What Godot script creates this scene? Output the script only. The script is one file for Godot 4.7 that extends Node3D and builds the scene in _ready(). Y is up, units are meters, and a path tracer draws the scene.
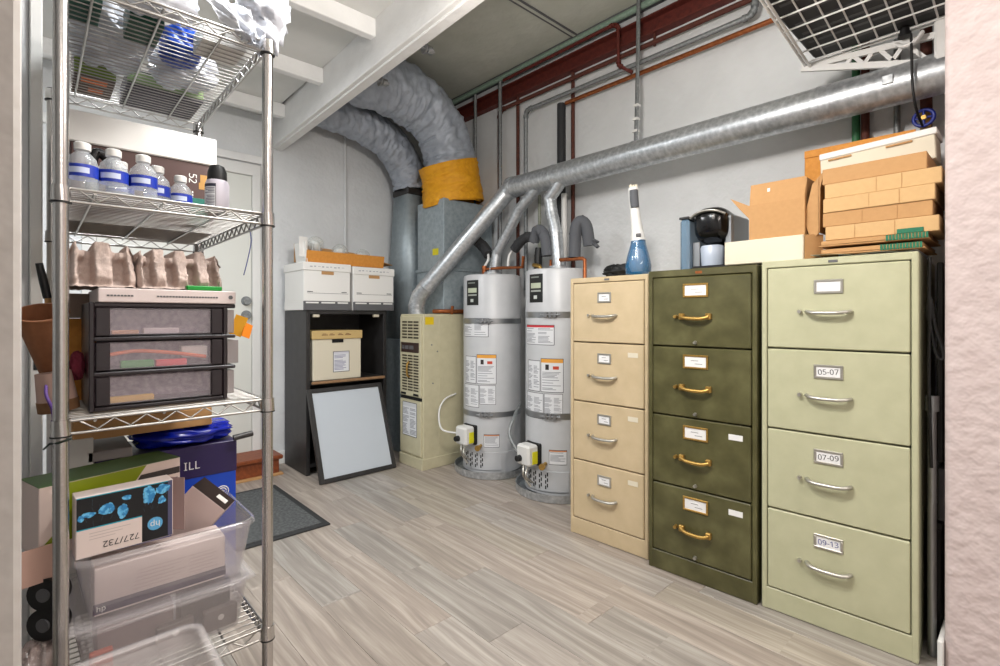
extends Node3D
# World: +x runs along the back wall towards the pipe wall, -z runs away from the viewer towards the back wall, y is up.

var M := {}
var sg := 1
var taken := {}
var shifted := {}

# ---------------------------------------------------------------- _ready
func _ready():
	# camera
	var cam := Camera3D.new()
	cam.name = "camera"
	add_child(cam)
	cam.position = Vector3(0, 1.11, 0)
	cam.rotation_degrees = Vector3(0, -42.9, 0)
	cam.projection = Camera3D.PROJECTION_FRUSTUM
	cam.near = 0.05
	cam.far = 60.0
	cam.size = 2.0 * 0.05 * 333.0 / 500.0
	cam.frustum_offset = Vector2(0, -0.05 * 17.0 / 500.0)
	cam.current = true
	# environment
	var we := WorldEnvironment.new()
	we.name = "environment"
	var env := Environment.new()
	env.background_mode = Environment.BG_COLOR
	env.background_color = Color(0.02, 0.02, 0.022)
	env.tonemap_mode = Environment.TONE_MAPPER_LINEAR
	env.tonemap_exposure = 1.18
	env.sdfgi_enabled = true
	env.ssao_enabled = true
	env.ssil_enabled = true
	we.environment = env
	add_child(we)
	materials()
	# lights: every lamp is out of view, placed for what it lights
	unseen_globe_light(Vector3(0.98, 2.10, -0.82), 1.35, Color(1.0, 0.97, 0.94), "unseen white globe lamp above the viewer, placed to light the joists")  # out of view, placed to light joists, beam and foreground
	unseen_strip_light(Vector3(0.55, 2.33, 1.45), Vector2(1.2, 0.3), 4.0, Color(1.0, 0.95, 0.92), "unseen white strip light behind the viewer, placed to light the rack front")  # out of view behind the camera, lights the rack fronts
	unseen_strip_light(Vector3(0.62, 2.285, -1.25), Vector2(0.6, 0.26), 1.6, Color(0.97, 0.99, 1.0), "unseen white strip light right of the rack, placed to light the far walls")  # out of view, lights the back wall and floor from below the beam
	unseen_strip_light(Vector3(1.50, 2.86, -0.15), Vector2(0.28, 0.9), 1.0, Color(1.0, 0.99, 0.97), "added fill strip light under the tall ceiling, out of view above the filing cabinets", 3.0)  # added fill that brightens the upper right wall and ducts
	unseen_strip_light(Vector3(0.10, 2.46, -2.5), Vector2(0.7, 0.2), 2.8, Color(0.98, 0.99, 1.0), "added fill strip light between the joists behind the rack, out of view")  # added fill that brightens the door, back wall and storage boxes
	structure()
	mezzanine()
	filing_cabinets()
	heaters()
	furnace_group()
	ducts()
	wall_pipes()
	back_cabinet()
	rack()
	rack_goods()
	cabinet_top_goods()
	upper_wire_shelf()
	small_stuff()

# ---------------------------------------------------------------- node helpers
func numbered(n: String) -> String:
	if not taken.has(n):
		taken[n] = 0
		return n
	taken[n] += 1
	return "%s_%03d" % [n, taken[n]]

func tag(o: Node, label: String, category: String, group := "") -> Node:
	o.set_meta("label", label)
	o.set_meta("category", category)
	if group != "":
		o.set_meta("group", group)
	return o

# a thing whose parts are authored in world coordinates
func thing(called: String, label: String, category: String, at := Vector3.ZERO, group := "") -> Node3D:
	var o := Node3D.new()
	o.name = numbered(called)
	add_child(o)
	o.position = at
	shifted[o] = at
	tag(o, label, category, group)
	return o

# a thing whose parts are authored in its own frame
func local_thing(called: String, label: String, category: String, at: Vector3, turn := 0.0, group := "") -> Node3D:
	var o := thing(called, label, category, at, group)
	o.rotation_degrees.y = turn
	shifted.erase(o)
	return o

func part(parent: Node, called: String, st: SurfaceTool, m: Material, label := "") -> MeshInstance3D:
	var o := MeshInstance3D.new()
	st.generate_normals()
	o.mesh = st.commit()
	o.material_override = m
	o.name = called
	parent.add_child(o, true)
	if shifted.has(parent):
		o.position = -shifted[parent]
	if label != "":
		o.set_meta("label", label)
	return o

# a top-level thing that is one mesh, authored in world coordinates around its base
func solo(called: String, st: SurfaceTool, m: Material, label: String, category: String, group := "") -> MeshInstance3D:
	var o := part(self, numbered(called), st, m)
	tag(o, label, category, group)
	return o

func struct_(called: String, st: SurfaceTool, m: Material) -> MeshInstance3D:
	var o := part(self, numbered(called), st, m)
	o.set_meta("kind", "structure")
	return o

func copy_of(o: Node3D, label: String) -> Node3D:
	var c: Node3D = o.duplicate()
	c.name = numbered(String(o.name).rstrip("0123456789").trim_suffix("_"))
	add_child(c)
	c.set_meta("label", label)
	return c

# ---------------------------------------------------------------- geometry helpers
func S() -> SurfaceTool:
	var st := SurfaceTool.new()
	st.begin(Mesh.PRIMITIVE_TRIANGLES)
	return st

func vtx(st: SurfaceTool, p: Vector3, uv := Vector2.ZERO):
	st.set_uv(uv)
	st.add_vertex(p)

# convex polygon, turned so that it faces away from ref
func poly(st: SurfaceTool, pts: Array, ref: Vector3):
	var c := Vector3.ZERO
	for p in pts:
		c += p
	c /= pts.size()
	var n: Vector3 = (pts[1] - pts[0]).cross(pts[2] - pts[0])
	var q := pts.duplicate()
	if n.dot(c - ref) > 0.0:
		q.reverse()
	for i in range(1, q.size() - 1):
		vtx(st, q[0])
		vtx(st, q[i])
		vtx(st, q[i + 1])

func cbox(st: SurfaceTool, c: Vector3, s: Vector3, b := 0.002, B := Basis.IDENTITY):
	st.set_smooth_group(-1)
	var h := s * 0.5
	b = minf(b, 0.45 * minf(h.x, minf(h.y, h.z)) * 2.0 * 0.5)
	var f := func(ax: int, sx: int, sy: int, sz: int) -> Vector3:
		var v := h - Vector3(b, b, b)
		v[ax] = h[ax]
		return c + B * Vector3(v.x * sx, v.y * sy, v.z * sz)
	for ax in 3:
		var u := (ax + 1) % 3
		var w := (ax + 2) % 3
		for s0 in [-1, 1]:
			var ps := []
			for q in [[-1, -1], [1, -1], [1, 1], [-1, 1]]:
				var sn := [0, 0, 0]
				sn[ax] = s0
				sn[u] = q[0]
				sn[w] = q[1]
				ps.append(f.call(ax, sn[0], sn[1], sn[2]))
			poly(st, ps, c)
			# edges along axis w between faces ax and u
			for s1 in [-1, 1]:
				var a := [0, 0, 0]
				a[ax] = s0
				a[u] = s1
				a[w] = -1
				var e := a.duplicate()
				e[w] = 1
				poly(st, [f.call(ax, a[0], a[1], a[2]), f.call(ax, e[0], e[1], e[2]), f.call(u, e[0], e[1], e[2]), f.call(u, a[0], a[1], a[2])], c)
	for sx in [-1, 1]:
		for sy in [-1, 1]:
			for sz in [-1, 1]:
				poly(st, [f.call(0, sx, sy, sz), f.call(1, sx, sy, sz), f.call(2, sx, sy, sz)], c)

# box from two corners
func bx(st: SurfaceTool, a: Vector3, b: Vector3, bev := 0.002):
	cbox(st, (a + b) * 0.5, (b - a).abs(), bev)

func plain(st: SurfaceTool, c: Vector3, s: Vector3, B := Basis.IDENTITY):
	st.set_smooth_group(-1)
	var h := s * 0.5
	for ax in 3:
		var u := (ax + 1) % 3
		var w := (ax + 2) % 3
		for s0 in [-1, 1]:
			var ps := []
			for q in [[-1, -1], [1, -1], [1, 1], [-1, 1]]:
				var v := Vector3.ZERO
				v[ax] = h[ax] * s0
				v[u] = h[u] * q[0]
				v[w] = h[w] * q[1]
				ps.append(c + B * v)
			poly(st, ps, c)

func side_of(d: Vector3) -> Vector3:
	var up := Vector3.UP if absf(d.y) < 0.9 else Vector3.RIGHT
	return d.cross(up).normalized()

func ring(c: Vector3, u: Vector3, v: Vector3, r: float, n: int) -> Array:
	var a := []
	for i in n:
		var t := TAU * i / n
		a.append(c + (u * cos(t) + v * sin(t)) * r)
	return a

func skin(st: SurfaceTool, r0: Array, r1: Array, ref: Vector3):
	var n := r0.size()
	for i in n:
		var j := (i + 1) % n
		poly(st, [r0[i], r0[j], r1[j], r1[i]], ref)

func cyl(st: SurfaceTool, p0: Vector3, p1: Vector3, r0: float, r1: float, n := 16):
	var d := (p1 - p0).normalized()
	var u := side_of(d)
	var v := d.cross(u)
	var a := ring(p0, u, v, r0, n)
	var b := ring(p1, u, v, r1, n)
	sg += 1
	st.set_smooth_group(sg)
	skin(st, a, b, (p0 + p1) * 0.5)
	st.set_smooth_group(-1)
	if r0 > 0.0001:
		poly(st, a, p1)
	if r1 > 0.0001:
		poly(st, b, p0)

# round tube along a polyline; r is one radius or one per point
func tube(st: SurfaceTool, pts: Array, r, n := 8, flat := 1.0):
	sg += 1
	st.set_smooth_group(sg)
	var rings := []
	var u := Vector3.ZERO
	for i in pts.size():
		var d: Vector3
		if i == 0:
			d = (pts[1] - pts[0]).normalized()
		elif i == pts.size() - 1:
			d = (pts[i] - pts[i - 1]).normalized()
		else:
			d = ((pts[i] - pts[i - 1]).normalized() + (pts[i + 1] - pts[i]).normalized()).normalized()
		if i == 0:
			u = side_of(d)
		else:
			u = (u - d * u.dot(d)).normalized()
		var v := d.cross(u)
		var rr: float = r[i] if r is Array else r
		rings.append(ring(pts[i], u, v * flat, rr, n))
	for i in range(pts.size() - 1):
		skin(st, rings[i], rings[i + 1], (pts[i] + pts[i + 1]) * 0.5)
	st.set_smooth_group(-1)
	poly(st, rings[0], pts[1])
	poly(st, rings[-1], pts[-2])

# smooth polyline through points
func curve(pts: Array, k := 6) -> Array:
	var o := []
	for i in range(pts.size() - 1):
		var a: Vector3 = pts[maxi(i - 1, 0)]
		var b: Vector3 = pts[i]
		var c: Vector3 = pts[i + 1]
		var d: Vector3 = pts[mini(i + 2, pts.size() - 1)]
		for j in k:
			o.append(b.cubic_interpolate(c, a, d, float(j) / k))
	o.append(pts[-1])
	return o

# lathe: prof holds Vector2(radius, height) from bottom to top
func lathe(st: SurfaceTool, prof: Array, at: Vector3, n := 24, B := Basis.IDENTITY, cap := true):
	sg += 1
	for k in range(prof.size() - 1):
		var p: Vector2 = prof[k]
		var q: Vector2 = prof[k + 1]
		if k > 0:
			var a0: float = (p - prof[k - 1]).angle()
			var a1: float = (q - p).angle()
			if absf(angle_difference(a0, a1)) > 0.7:
				sg += 1
		st.set_smooth_group(sg)
		var nrm := Vector2((q - p).y, -(q - p).x)
		for i in n:
			var t0 := TAU * i / n
			var t1 := TAU * (i + 1) / n
			var e0 := Vector3(cos(t0), 0, sin(t0))
			var e1 := Vector3(cos(t1), 0, sin(t1))
			var up := Vector3.UP
			var m := (e0 + e1).normalized()
			var ps := [at + B * (e0 * p.x + up * p.y), at + B * (e1 * p.x + up * p.y), at + B * (e1 * q.x + up * q.y), at + B * (e0 * q.x + up * q.y)]
			var c: Vector3 = (ps[0] + ps[1] + ps[2] + ps[3]) * 0.25
			var ref := c - B * (m * nrm.x + up * nrm.y)
			if p.x < 0.0001:
				ps.remove_at(0)
			elif q.x < 0.0001:
				ps.remove_at(3)
			poly(st, ps, ref)
	st.set_smooth_group(-1)

# extruded outline (x,y) with depth along z, then placed by xf
func ext(st: SurfaceTool, outline: Array, depth: float, xf: Transform3D):
	st.set_smooth_group(-1)
	var idx := Geometry2D.triangulate_polygon(PackedVector2Array(outline))
	var h := depth * 0.5
	for k in range(0, idx.size(), 3):
		for s in [-1, 1]:
			var ps := []
			for j in 3:
				var q: Vector2 = outline[idx[k + j]]
				ps.append(xf * Vector3(q.x, q.y, h * s))
			poly(st, ps, ps[0] - xf.basis.z * s)
	var ccw := 0.0
	for i in outline.size():
		var a: Vector2 = outline[i]
		var b: Vector2 = outline[(i + 1) % outline.size()]
		ccw += a.cross(b)
	for i in outline.size():
		var a: Vector2 = outline[i]
		var b: Vector2 = outline[(i + 1) % outline.size()]
		var nn := Vector2((b - a).y, -(b - a).x) * signf(ccw)
		var c := (a + b) * 0.5 - nn.normalized() * 0.001
		poly(st, [xf * Vector3(a.x, a.y, -h), xf * Vector3(b.x, b.y, -h), xf * Vector3(b.x, b.y, h), xf * Vector3(a.x, a.y, h)], xf * Vector3(c.x, c.y, 0))

# smooth parametric sheet f(u,v) with uv
func sheet(st: SurfaceTool, nu: int, nv: int, f: Callable, closed := false):
	sg += 1
	st.set_smooth_group(sg)
	var g := []
	for j in nv + 1:
		var row := []
		for i in nu + 1:
			row.append(f.call(float(i % nu if closed else i) / nu, float(j) / nv))
		g.append(row)
	for j in nv:
		for i in nu:
			var a := Vector2(float(i) / nu, float(j) / nv)
			var b := Vector2(float(i + 1) / nu, float(j + 1) / nv)
			vtx(st, g[j][i], a)
			vtx(st, g[j][i + 1], Vector2(b.x, a.y))
			vtx(st, g[j + 1][i + 1], b)
			vtx(st, g[j][i], a)
			vtx(st, g[j + 1][i + 1], b)
			vtx(st, g[j + 1][i], Vector2(a.x, b.y))

# thin printed card: front face carries uv 0..1, centre c, axes u (right) and v (up)
func card(st: SurfaceTool, c: Vector3, u: Vector3, v: Vector3, thick := 0.0006):
	st.set_smooth_group(-1)
	var n := u.cross(v).normalized() * thick
	var a := c - u * 0.5 - v * 0.5 + n
	var b := c + u * 0.5 - v * 0.5 + n
	var d := c + u * 0.5 + v * 0.5 + n
	var e := c - u * 0.5 + v * 0.5 + n
	for t in [[a, Vector2(0, 1)], [e, Vector2(0, 0)], [d, Vector2(1, 0)], [a, Vector2(0, 1)], [d, Vector2(1, 0)], [b, Vector2(1, 1)]]:
		vtx(st, t[0], t[1])
	for q in [[a, b], [b, d], [d, e], [e, a]]:
		poly(st, [q[0], q[1], q[1] - n, q[0] - n], c)

# label wrapped on a cylinder, angle measured around y from +x towards +z
func wrap_label(st: SurfaceTool, c: Vector3, r: float, a0: float, a1: float, y0: float, y1: float, n := 8):
	sheet(st, n, 1, func(u: float, v: float):
		var t := lerpf(a0, a1, u)
		return c + Vector3(cos(t) * r, lerpf(y1, y0, v), sin(t) * r))

func words(parent: Node, called: String, s: String, h: float, at: Vector3, B: Basis, m: Material, serif := false) -> MeshInstance3D:
	var t := TextMesh.new()
	var fnt := SystemFont.new()
	fnt.font_names = PackedStringArray(["Droid Serif" if serif else "Droid Sans"])
	t.font = fnt
	t.text = s
	t.font_size = 48
	t.pixel_size = h / 36.0
	t.depth = 0.0006
	t.curve_step = 4.0
	var o := MeshInstance3D.new()
	o.mesh = t
	o.material_override = m
	o.name = called
	parent.add_child(o, true)
	o.transform = Transform3D(B, at - (shifted[parent] if shifted.has(parent) else Vector3.ZERO))
	return o

# ---------------------------------------------------------------- materials
func flat(c: Color, rough := 0.6, metal := 0.0) -> StandardMaterial3D:
	var m := StandardMaterial3D.new()
	m.albedo_color = c
	m.roughness = rough
	m.metallic = metal
	return m

func clear_plastic(c: Color, alpha: float, rough := 0.15) -> StandardMaterial3D:
	var m := flat(Color(c.r, c.g, c.b, alpha), rough)
	m.transparency = BaseMaterial3D.TRANSPARENCY_ALPHA
	m.cull_mode = BaseMaterial3D.CULL_DISABLED
	return m

func noise_of(seed_: int, freq: float, kind := FastNoiseLite.TYPE_SIMPLEX_SMOOTH, oct := 4) -> FastNoiseLite:
	var f := FastNoiseLite.new()
	f.seed = seed_
	f.frequency = freq
	f.noise_type = kind
	f.fractal_octaves = oct
	return f

# mottled colour texture between two tones
func mottle(c0: Color, c1: Color, seed_: int, freq: float, size := 512, kind := FastNoiseLite.TYPE_SIMPLEX_SMOOTH, power := 1.0) -> ImageTexture:
	var g := noise_of(seed_, freq, kind).get_seamless_image(size, size)
	var im := Image.create(size, size, false, Image.FORMAT_RGB8)
	for y in size:
		for x in size:
			im.set_pixel(x, y, c0.lerp(c1, pow(g.get_pixel(x, y).r, power)))
	return ImageTexture.create_from_image(im)

func tri_tex(m: StandardMaterial3D, t: Texture2D, scale: float) -> StandardMaterial3D:
	m.albedo_texture = t
	m.albedo_color = Color.WHITE
	m.uv1_triplanar = true
	m.uv1_scale = Vector3.ONE * scale
	return m

func bumpy(m: StandardMaterial3D, seed_: int, freq: float, strength: float, scale := 0.0, kind := FastNoiseLite.TYPE_SIMPLEX_SMOOTH, oct := 4) -> StandardMaterial3D:
	var g := noise_of(seed_, freq, kind, oct).get_seamless_image(512, 512)
	g.convert(Image.FORMAT_RGB8)
	g.bump_map_to_normal_map(strength)
	m.normal_enabled = true
	m.normal_texture = ImageTexture.create_from_image(g)
	m.normal_scale = 1.0
	m.uv1_triplanar = true
	if scale > 0.0:
		m.uv1_scale = Vector3.ONE * scale
	return m

# a printed notice: heading band, columns of text lines
func notice(w: int, h: int, head: Color, seed_: int, cols := 2, pict := false, ink := Color(0.45, 0.46, 0.5)) -> StandardMaterial3D:
	var rng := RandomNumberGenerator.new()
	rng.seed = seed_
	var im := Image.create(w, h, false, Image.FORMAT_RGB8)
	im.fill(Color(0.86, 0.87, 0.88))
	im.fill_rect(Rect2i(0, 0, w, int(h * 0.13)), head)
	var top := int(h * 0.18)
	if pict:
		im.fill_rect(Rect2i(int(w * 0.22), top, int(w * 0.16), int(h * 0.16)), Color(0.15, 0.12, 0.12))
		im.fill_rect(Rect2i(int(w * 0.56), top + int(h * 0.05), int(w * 0.26), int(h * 0.1)), Color(0.75, 0.25, 0.15))
		top += int(h * 0.22)
	var cw := w / float(cols)
	for c in cols:
		var y := top
		while y < h - 8:
			var l := rng.randf_range(0.45, 0.85)
			im.fill_rect(Rect2i(int(c * cw + cw * 0.08), y, int(cw * l), 2), ink)
			y += 5 if rng.randf() < 0.8 else 10
	for e in 2:
		im.fill_rect(Rect2i(0, e * (h - 2), w, 2), Color(0.25, 0.25, 0.27))
		im.fill_rect(Rect2i(e * (w - 2), 0, 2, h), Color(0.25, 0.25, 0.27))
	var m := flat(Color.WHITE, 0.5)
	m.albedo_texture = ImageTexture.create_from_image(im)
	return m

func wood_texture() -> ImageTexture:
	var n := 1024
	var fa := noise_of(11, 1.0, FastNoiseLite.TYPE_SIMPLEX_SMOOTH, 3)
	var fb := noise_of(12, 1.0, FastNoiseLite.TYPE_SIMPLEX_SMOOTH, 4)
	var fc := noise_of(13, 1.0, FastNoiseLite.TYPE_SIMPLEX_SMOOTH, 2)
	var im := Image.create(n, n, false, Image.FORMAT_RGB8)
	var lo := Color(0.52, 0.495, 0.47)
	var mid := Color(0.605, 0.575, 0.545)
	var hi := Color(0.715, 0.69, 0.66)
	for y in n:
		for x in n:
			var u := float(x) / n
			var v := float(y) / n
			var warp := fc.get_noise_2d(u * 5.0, v * 1.1) * 0.018
			var streak := fa.get_noise_2d((u + warp) * 26.0, v * 0.9)
			var fine := fb.get_noise_2d((u + warp) * 130.0, v * 6.0)
			var cath := sin((u + warp * 2.4) * 60.0 + 9.0 * fc.get_noise_2d(u * 2.0 + 9.0, v * 0.7)) * 0.16
			var t := clampf(0.55 + streak * 0.6 + fine * 0.22 + cath * 0.30, 0.0, 1.0)
			im.set_pixel(x, y, lo.lerp(mid, t * 2.0) if t < 0.5 else mid.lerp(hi, t * 2.0 - 1.0))
	return ImageTexture.create_from_image(im)

func materials():
	# floor boards, six tones of the same print
	var wt := wood_texture()
	var tones := [Color(1, 1, 1), Color(0.97, 0.955, 0.94), Color(1.0, 0.99, 0.96), Color(0.94, 0.945, 0.945), Color(1.0, 0.98, 0.965), Color(0.95, 0.93, 0.915)]
	M.plank = []
	for i in 6:
		var m := flat(tones[i], 0.42)
		m.albedo_texture = wt
		m.uv1_triplanar = true
		m.uv1_offset = Vector3(0.37 * i, 0.13 * i, 0.29 * i)
		M.plank.append(m)
	M.subfloor = flat(Color(0.33, 0.3, 0.28), 0.9)
	# walls
	M.wall = bumpy(tri_tex(flat(Color.WHITE, 0.75), mottle(Color(0.815, 0.825, 0.83), Color(0.855, 0.865, 0.87), 21, 0.008), 0.7), 22, 0.05, 1.0, 0.7)
	M.stucco = bumpy(tri_tex(flat(Color.WHITE, 0.8), mottle(Color(0.745, 0.685, 0.675), Color(0.785, 0.73, 0.72), 31, 0.01), 1.6), 32, 0.022, 4.0, 1.6, FastNoiseLite.TYPE_SIMPLEX_SMOOTH, 3)
	M.plaster = bumpy(tri_tex(flat(Color.WHITE, 0.85), mottle(Color(0.66, 0.645, 0.63), Color(0.71, 0.695, 0.68), 38, 0.02), 1.6), 32, 0.022, 1.6, 1.6, FastNoiseLite.TYPE_SIMPLEX_SMOOTH, 3)
	M.ceil = bumpy(tri_tex(flat(Color.WHITE, 0.8), mottle(Color(0.70, 0.71, 0.665), Color(0.76, 0.765, 0.725), 33, 0.01), 0.6), 34, 0.04, 0.8, 0.6)
	M.trim = flat(Color(0.86, 0.86, 0.85), 0.45)
	M.joist = bumpy(tri_tex(flat(Color.WHITE, 0.6), mottle(Color(0.87, 0.87, 0.865), Color(0.91, 0.91, 0.905), 35, 0.01), 1.0), 36, 0.03, 1.0, 1.0)
	M.deck = tri_tex(flat(Color.WHITE, 0.7), mottle(Color(0.82, 0.825, 0.81), Color(0.86, 0.86, 0.85), 37, 0.008), 0.8)
	M.door = flat(Color(0.84, 0.845, 0.82), 0.45)
	# metals
	M.galv = flat(Color.WHITE, 0.36, 0.75)
	tri_tex(M.galv, mottle(Color(0.60, 0.62, 0.635), Color(0.90, 0.91, 0.92), 41, 0.035, 512, FastNoiseLite.TYPE_CELLULAR), 2.2)
	M.galv_dull = flat(Color.WHITE, 0.45, 0.35)
	tri_tex(M.galv_dull, mottle(Color(0.56, 0.61, 0.635), Color(0.69, 0.735, 0.755), 42, 0.03, 512, FastNoiseLite.TYPE_CELLULAR), 1.6)
	M.chrome = bumpy(flat(Color(0.78, 0.77, 0.76), 0.24, 1.0), 43, 0.03, 0.6, 6.0)
	M.wire = flat(Color(0.66, 0.65, 0.635), 0.32, 0.9)
	M.steel = flat(Color(0.62, 0.63, 0.64), 0.35, 0.9)
	M.nickel = flat(Color(0.72, 0.71, 0.68), 0.35, 0.85)
	M.copper = tri_tex(flat(Color.WHITE, 0.4, 0.7), mottle(Color(0.50, 0.27, 0.15), Color(0.74, 0.45, 0.26), 44, 0.02), 3.0)
	M.rust = tri_tex(flat(Color.WHITE, 0.7, 0.2), mottle(Color(0.27, 0.13, 0.10), Color(0.42, 0.23, 0.18), 45, 0.02), 3.0)
	M.red_iron = tri_tex(flat(Color.WHITE, 0.65, 0.1), mottle(Color(0.30, 0.11, 0.09), Color(0.44, 0.18, 0.14), 46, 0.02), 2.0)
	M.grey_pipe = tri_tex(flat(Color.WHITE, 0.5, 0.4), mottle(Color(0.42, 0.44, 0.45), Color(0.60, 0.61, 0.61), 47, 0.03), 3.0)
	M.green_pipe = tri_tex(flat(Color.WHITE, 0.55, 0.1), mottle(Color(0.45, 0.55, 0.49), Color(0.60, 0.68, 0.62), 48, 0.03), 3.0)
	M.pale_pipe = tri_tex(flat(Color.WHITE, 0.6), mottle(Color(0.52, 0.55, 0.48), Color(0.72, 0.73, 0.68), 49, 0.03), 3.0)
	M.brass = tri_tex(flat(Color.WHITE, 0.38, 0.8), mottle(Color(0.62, 0.48, 0.24), Color(0.80, 0.66, 0.38), 50, 0.03), 8.0)
	# painted sheet metal
	M.tan = tri_tex(flat(Color.WHITE, 0.42), mottle(Color(0.74, 0.665, 0.53), Color(0.78, 0.705, 0.575), 51, 0.01), 2.0)
	M.olive = tri_tex(flat(Color.WHITE, 0.38), mottle(Color(0.265, 0.255, 0.14), Color(0.385, 0.375, 0.245), 52, 0.008, 512, FastNoiseLite.TYPE_SIMPLEX_SMOOTH, 1.3), 1.6)
	M.sage = tri_tex(flat(Color.WHITE, 0.4), mottle(Color(0.685, 0.685, 0.565), Color(0.72, 0.72, 0.60), 53, 0.01), 2.0)
	M.enamel = tri_tex(flat(Color.WHITE, 0.35), mottle(Color(0.72, 0.73, 0.74), Color(0.765, 0.77, 0.78), 54, 0.008), 1.6)
	M.furnace = tri_tex(flat(Color.WHITE, 0.45), mottle(Color(0.745, 0.72, 0.60), Color(0.785, 0.76, 0.645), 55, 0.012), 2.0)
	M.black = flat(Color(0.045, 0.045, 0.05), 0.5)
	M.charcoal = tri_tex(flat(Color.WHITE, 0.42), mottle(Color(0.145, 0.14, 0.14), Color(0.20, 0.195, 0.195), 56, 0.01), 2.0)
	M.void = flat(Color(0.03, 0.03, 0.03), 0.8)  # near-black that paints the shade inside slots, gaps and holes
	M.rubber = bumpy(flat(Color(0.17, 0.175, 0.185), 0.75), 57, 0.06, 2.0, 4.0)
	M.foam = bumpy(flat(Color(0.34, 0.35, 0.37), 0.8), 58, 0.06, 2.0, 4.0)
	# duct fabric
	M.flex = tri_tex(flat(Color.WHITE, 0.5, 0.15), mottle(Color(0.58, 0.61, 0.66), Color(0.70, 0.73, 0.77), 59, 0.015), 2.0)
	M.yellow_wrap = bumpy(tri_tex(flat(Color.WHITE, 0.65), mottle(Color(0.83, 0.56, 0.05), Color(0.93, 0.68, 0.10), 60, 0.015), 3.0), 61, 0.03, 2.5, 3.0)
	# paper goods
	M.kraft = tri_tex(flat(Color.WHITE, 0.8), mottle(Color(0.695, 0.53, 0.345), Color(0.72, 0.555, 0.365), 62, 0.02), 4.0)
	M.kraft_pale = tri_tex(flat(Color.WHITE, 0.8), mottle(Color(0.76, 0.62, 0.43), Color(0.78, 0.64, 0.45), 63, 0.02), 4.0)
	M.kraft_dark = tri_tex(flat(Color.WHITE, 0.85), mottle(Color(0.44, 0.31, 0.20), Color(0.52, 0.38, 0.25), 64, 0.02), 4.0)
	M.orange_kraft = tri_tex(flat(Color.WHITE, 0.75), mottle(Color(0.78, 0.51, 0.20), Color(0.84, 0.58, 0.25), 65, 0.02), 4.0)
	M.white_card = flat(Color(0.89, 0.885, 0.87), 0.6)
	M.cream_card = flat(Color(0.83, 0.80, 0.72), 0.65)
	M.paper = flat(Color(0.88, 0.88, 0.88), 0.6)
	M.grey_card = flat(Color(0.36, 0.36, 0.37), 0.6)
	M.pulp = bumpy(tri_tex(flat(Color.WHITE, 0.95), mottle(Color(0.70, 0.63, 0.595), Color(0.77, 0.70, 0.665), 66, 0.03), 6.0), 67, 0.08, 2.0, 6.0)
	M.murk = tri_tex(flat(Color.WHITE, 0.5), mottle(Color(0.54, 0.48, 0.54), Color(0.86, 0.80, 0.83), 74, 0.012), 9.0)
	M.ink = flat(Color(0.12, 0.12, 0.14), 0.6)
	M.blue_ink = flat(Color(0.2, 0.24, 0.5), 0.6)
	M.white_plastic = flat(Color(0.85, 0.85, 0.84), 0.35)
	M.oak = tri_tex(flat(Color.WHITE, 0.45), mottle(Color(0.42, 0.20, 0.09), Color(0.56, 0.29, 0.14), 68, 0.02), 3.0)
	M.mat = bumpy(tri_tex(flat(Color.WHITE, 0.95), mottle(Color(0.24, 0.25, 0.255), Color(0.40, 0.41, 0.41), 69, 0.03), 3.0), 70, 0.08, 4.0, 3.0)
	M.frost = flat(Color(0.74, 0.77, 0.80), 0.25)
	M.lamp = flat(Color(0.95, 0.95, 0.94), 0.5)
	M.lamp.emission_enabled = true
	M.lamp.emission = Color(1.0, 0.97, 0.93)
	M.lamp.emission_energy_multiplier = 1.2

# ---------------------------------------------------------------- lights
func unseen_strip_light(at: Vector3, size: Vector2, energy: float, col: Color, label: String, up_to := 2.585):
	var t := thing("unseen_strip_light", label, "light", at)
	var st := S()
	bx(st, at + Vector3(-size.x / 2 - 0.02, 0.03, -size.y / 2 - 0.02), at + Vector3(size.x / 2 + 0.02, 0.075, size.y / 2 + 0.02), 0.006)
	part(t, "housing", st, M.trim)
	st = S()
	bx(st, at + Vector3(-size.x / 2, 0.002, -size.y / 2), at + Vector3(size.x / 2, 0.032, size.y / 2), 0.008)
	part(t, "diffuser", st, M.lamp)
	for s in [-1, 1]:
		st = S()
		cyl(st, at + Vector3(s * size.x * 0.3, 0.07, 0), at + Vector3(s * size.x * 0.3, up_to - at.y, 0), 0.006, 0.006, 8)
		part(t, "hanger", st, M.steel)
	var l := AreaLight3D.new()
	l.name = "lamp_light"
	l.area_size = size
	l.light_color = col
	l.light_energy = energy
	l.shadow_enabled = true
	l.area_range = 12.0
	t.add_child(l)
	l.position = Vector3(0, -0.004, 0)
	l.rotation_degrees = Vector3(-90, 0, 0)

func unseen_globe_light(at: Vector3, energy: float, col: Color, label: String):
	var t := thing("unseen_globe_lamp", label, "light", at)
	var st := S()
	var prof := []
	for k in 17:
		var q := -PI / 2 + PI * k / 16.0
		prof.append(Vector2(maxf(0.0, 0.10 * cos(q)), 0.10 * sin(q)))
	lathe(st, prof, at, 28)
	part(t, "globe", st, M.lamp)
	st = S()
	cyl(st, at + Vector3(0, 0.095, 0), at + Vector3(0, 0.125, 0), 0.045, 0.03, 20)
	cyl(st, at + Vector3(0, 0.125, 0), at + Vector3(0, 2.585 - at.y, 0), 0.005, 0.005, 8)
	part(t, "cord_and_cap", st, M.trim)
	var l := OmniLight3D.new()
	l.name = "lamp_light"
	l.light_color = col
	l.light_energy = energy
	l.light_size = 0.09
	l.shadow_enabled = true
	l.omni_range = 12.0
	l.omni_attenuation = 2.0
	t.add_child(l)

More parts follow.
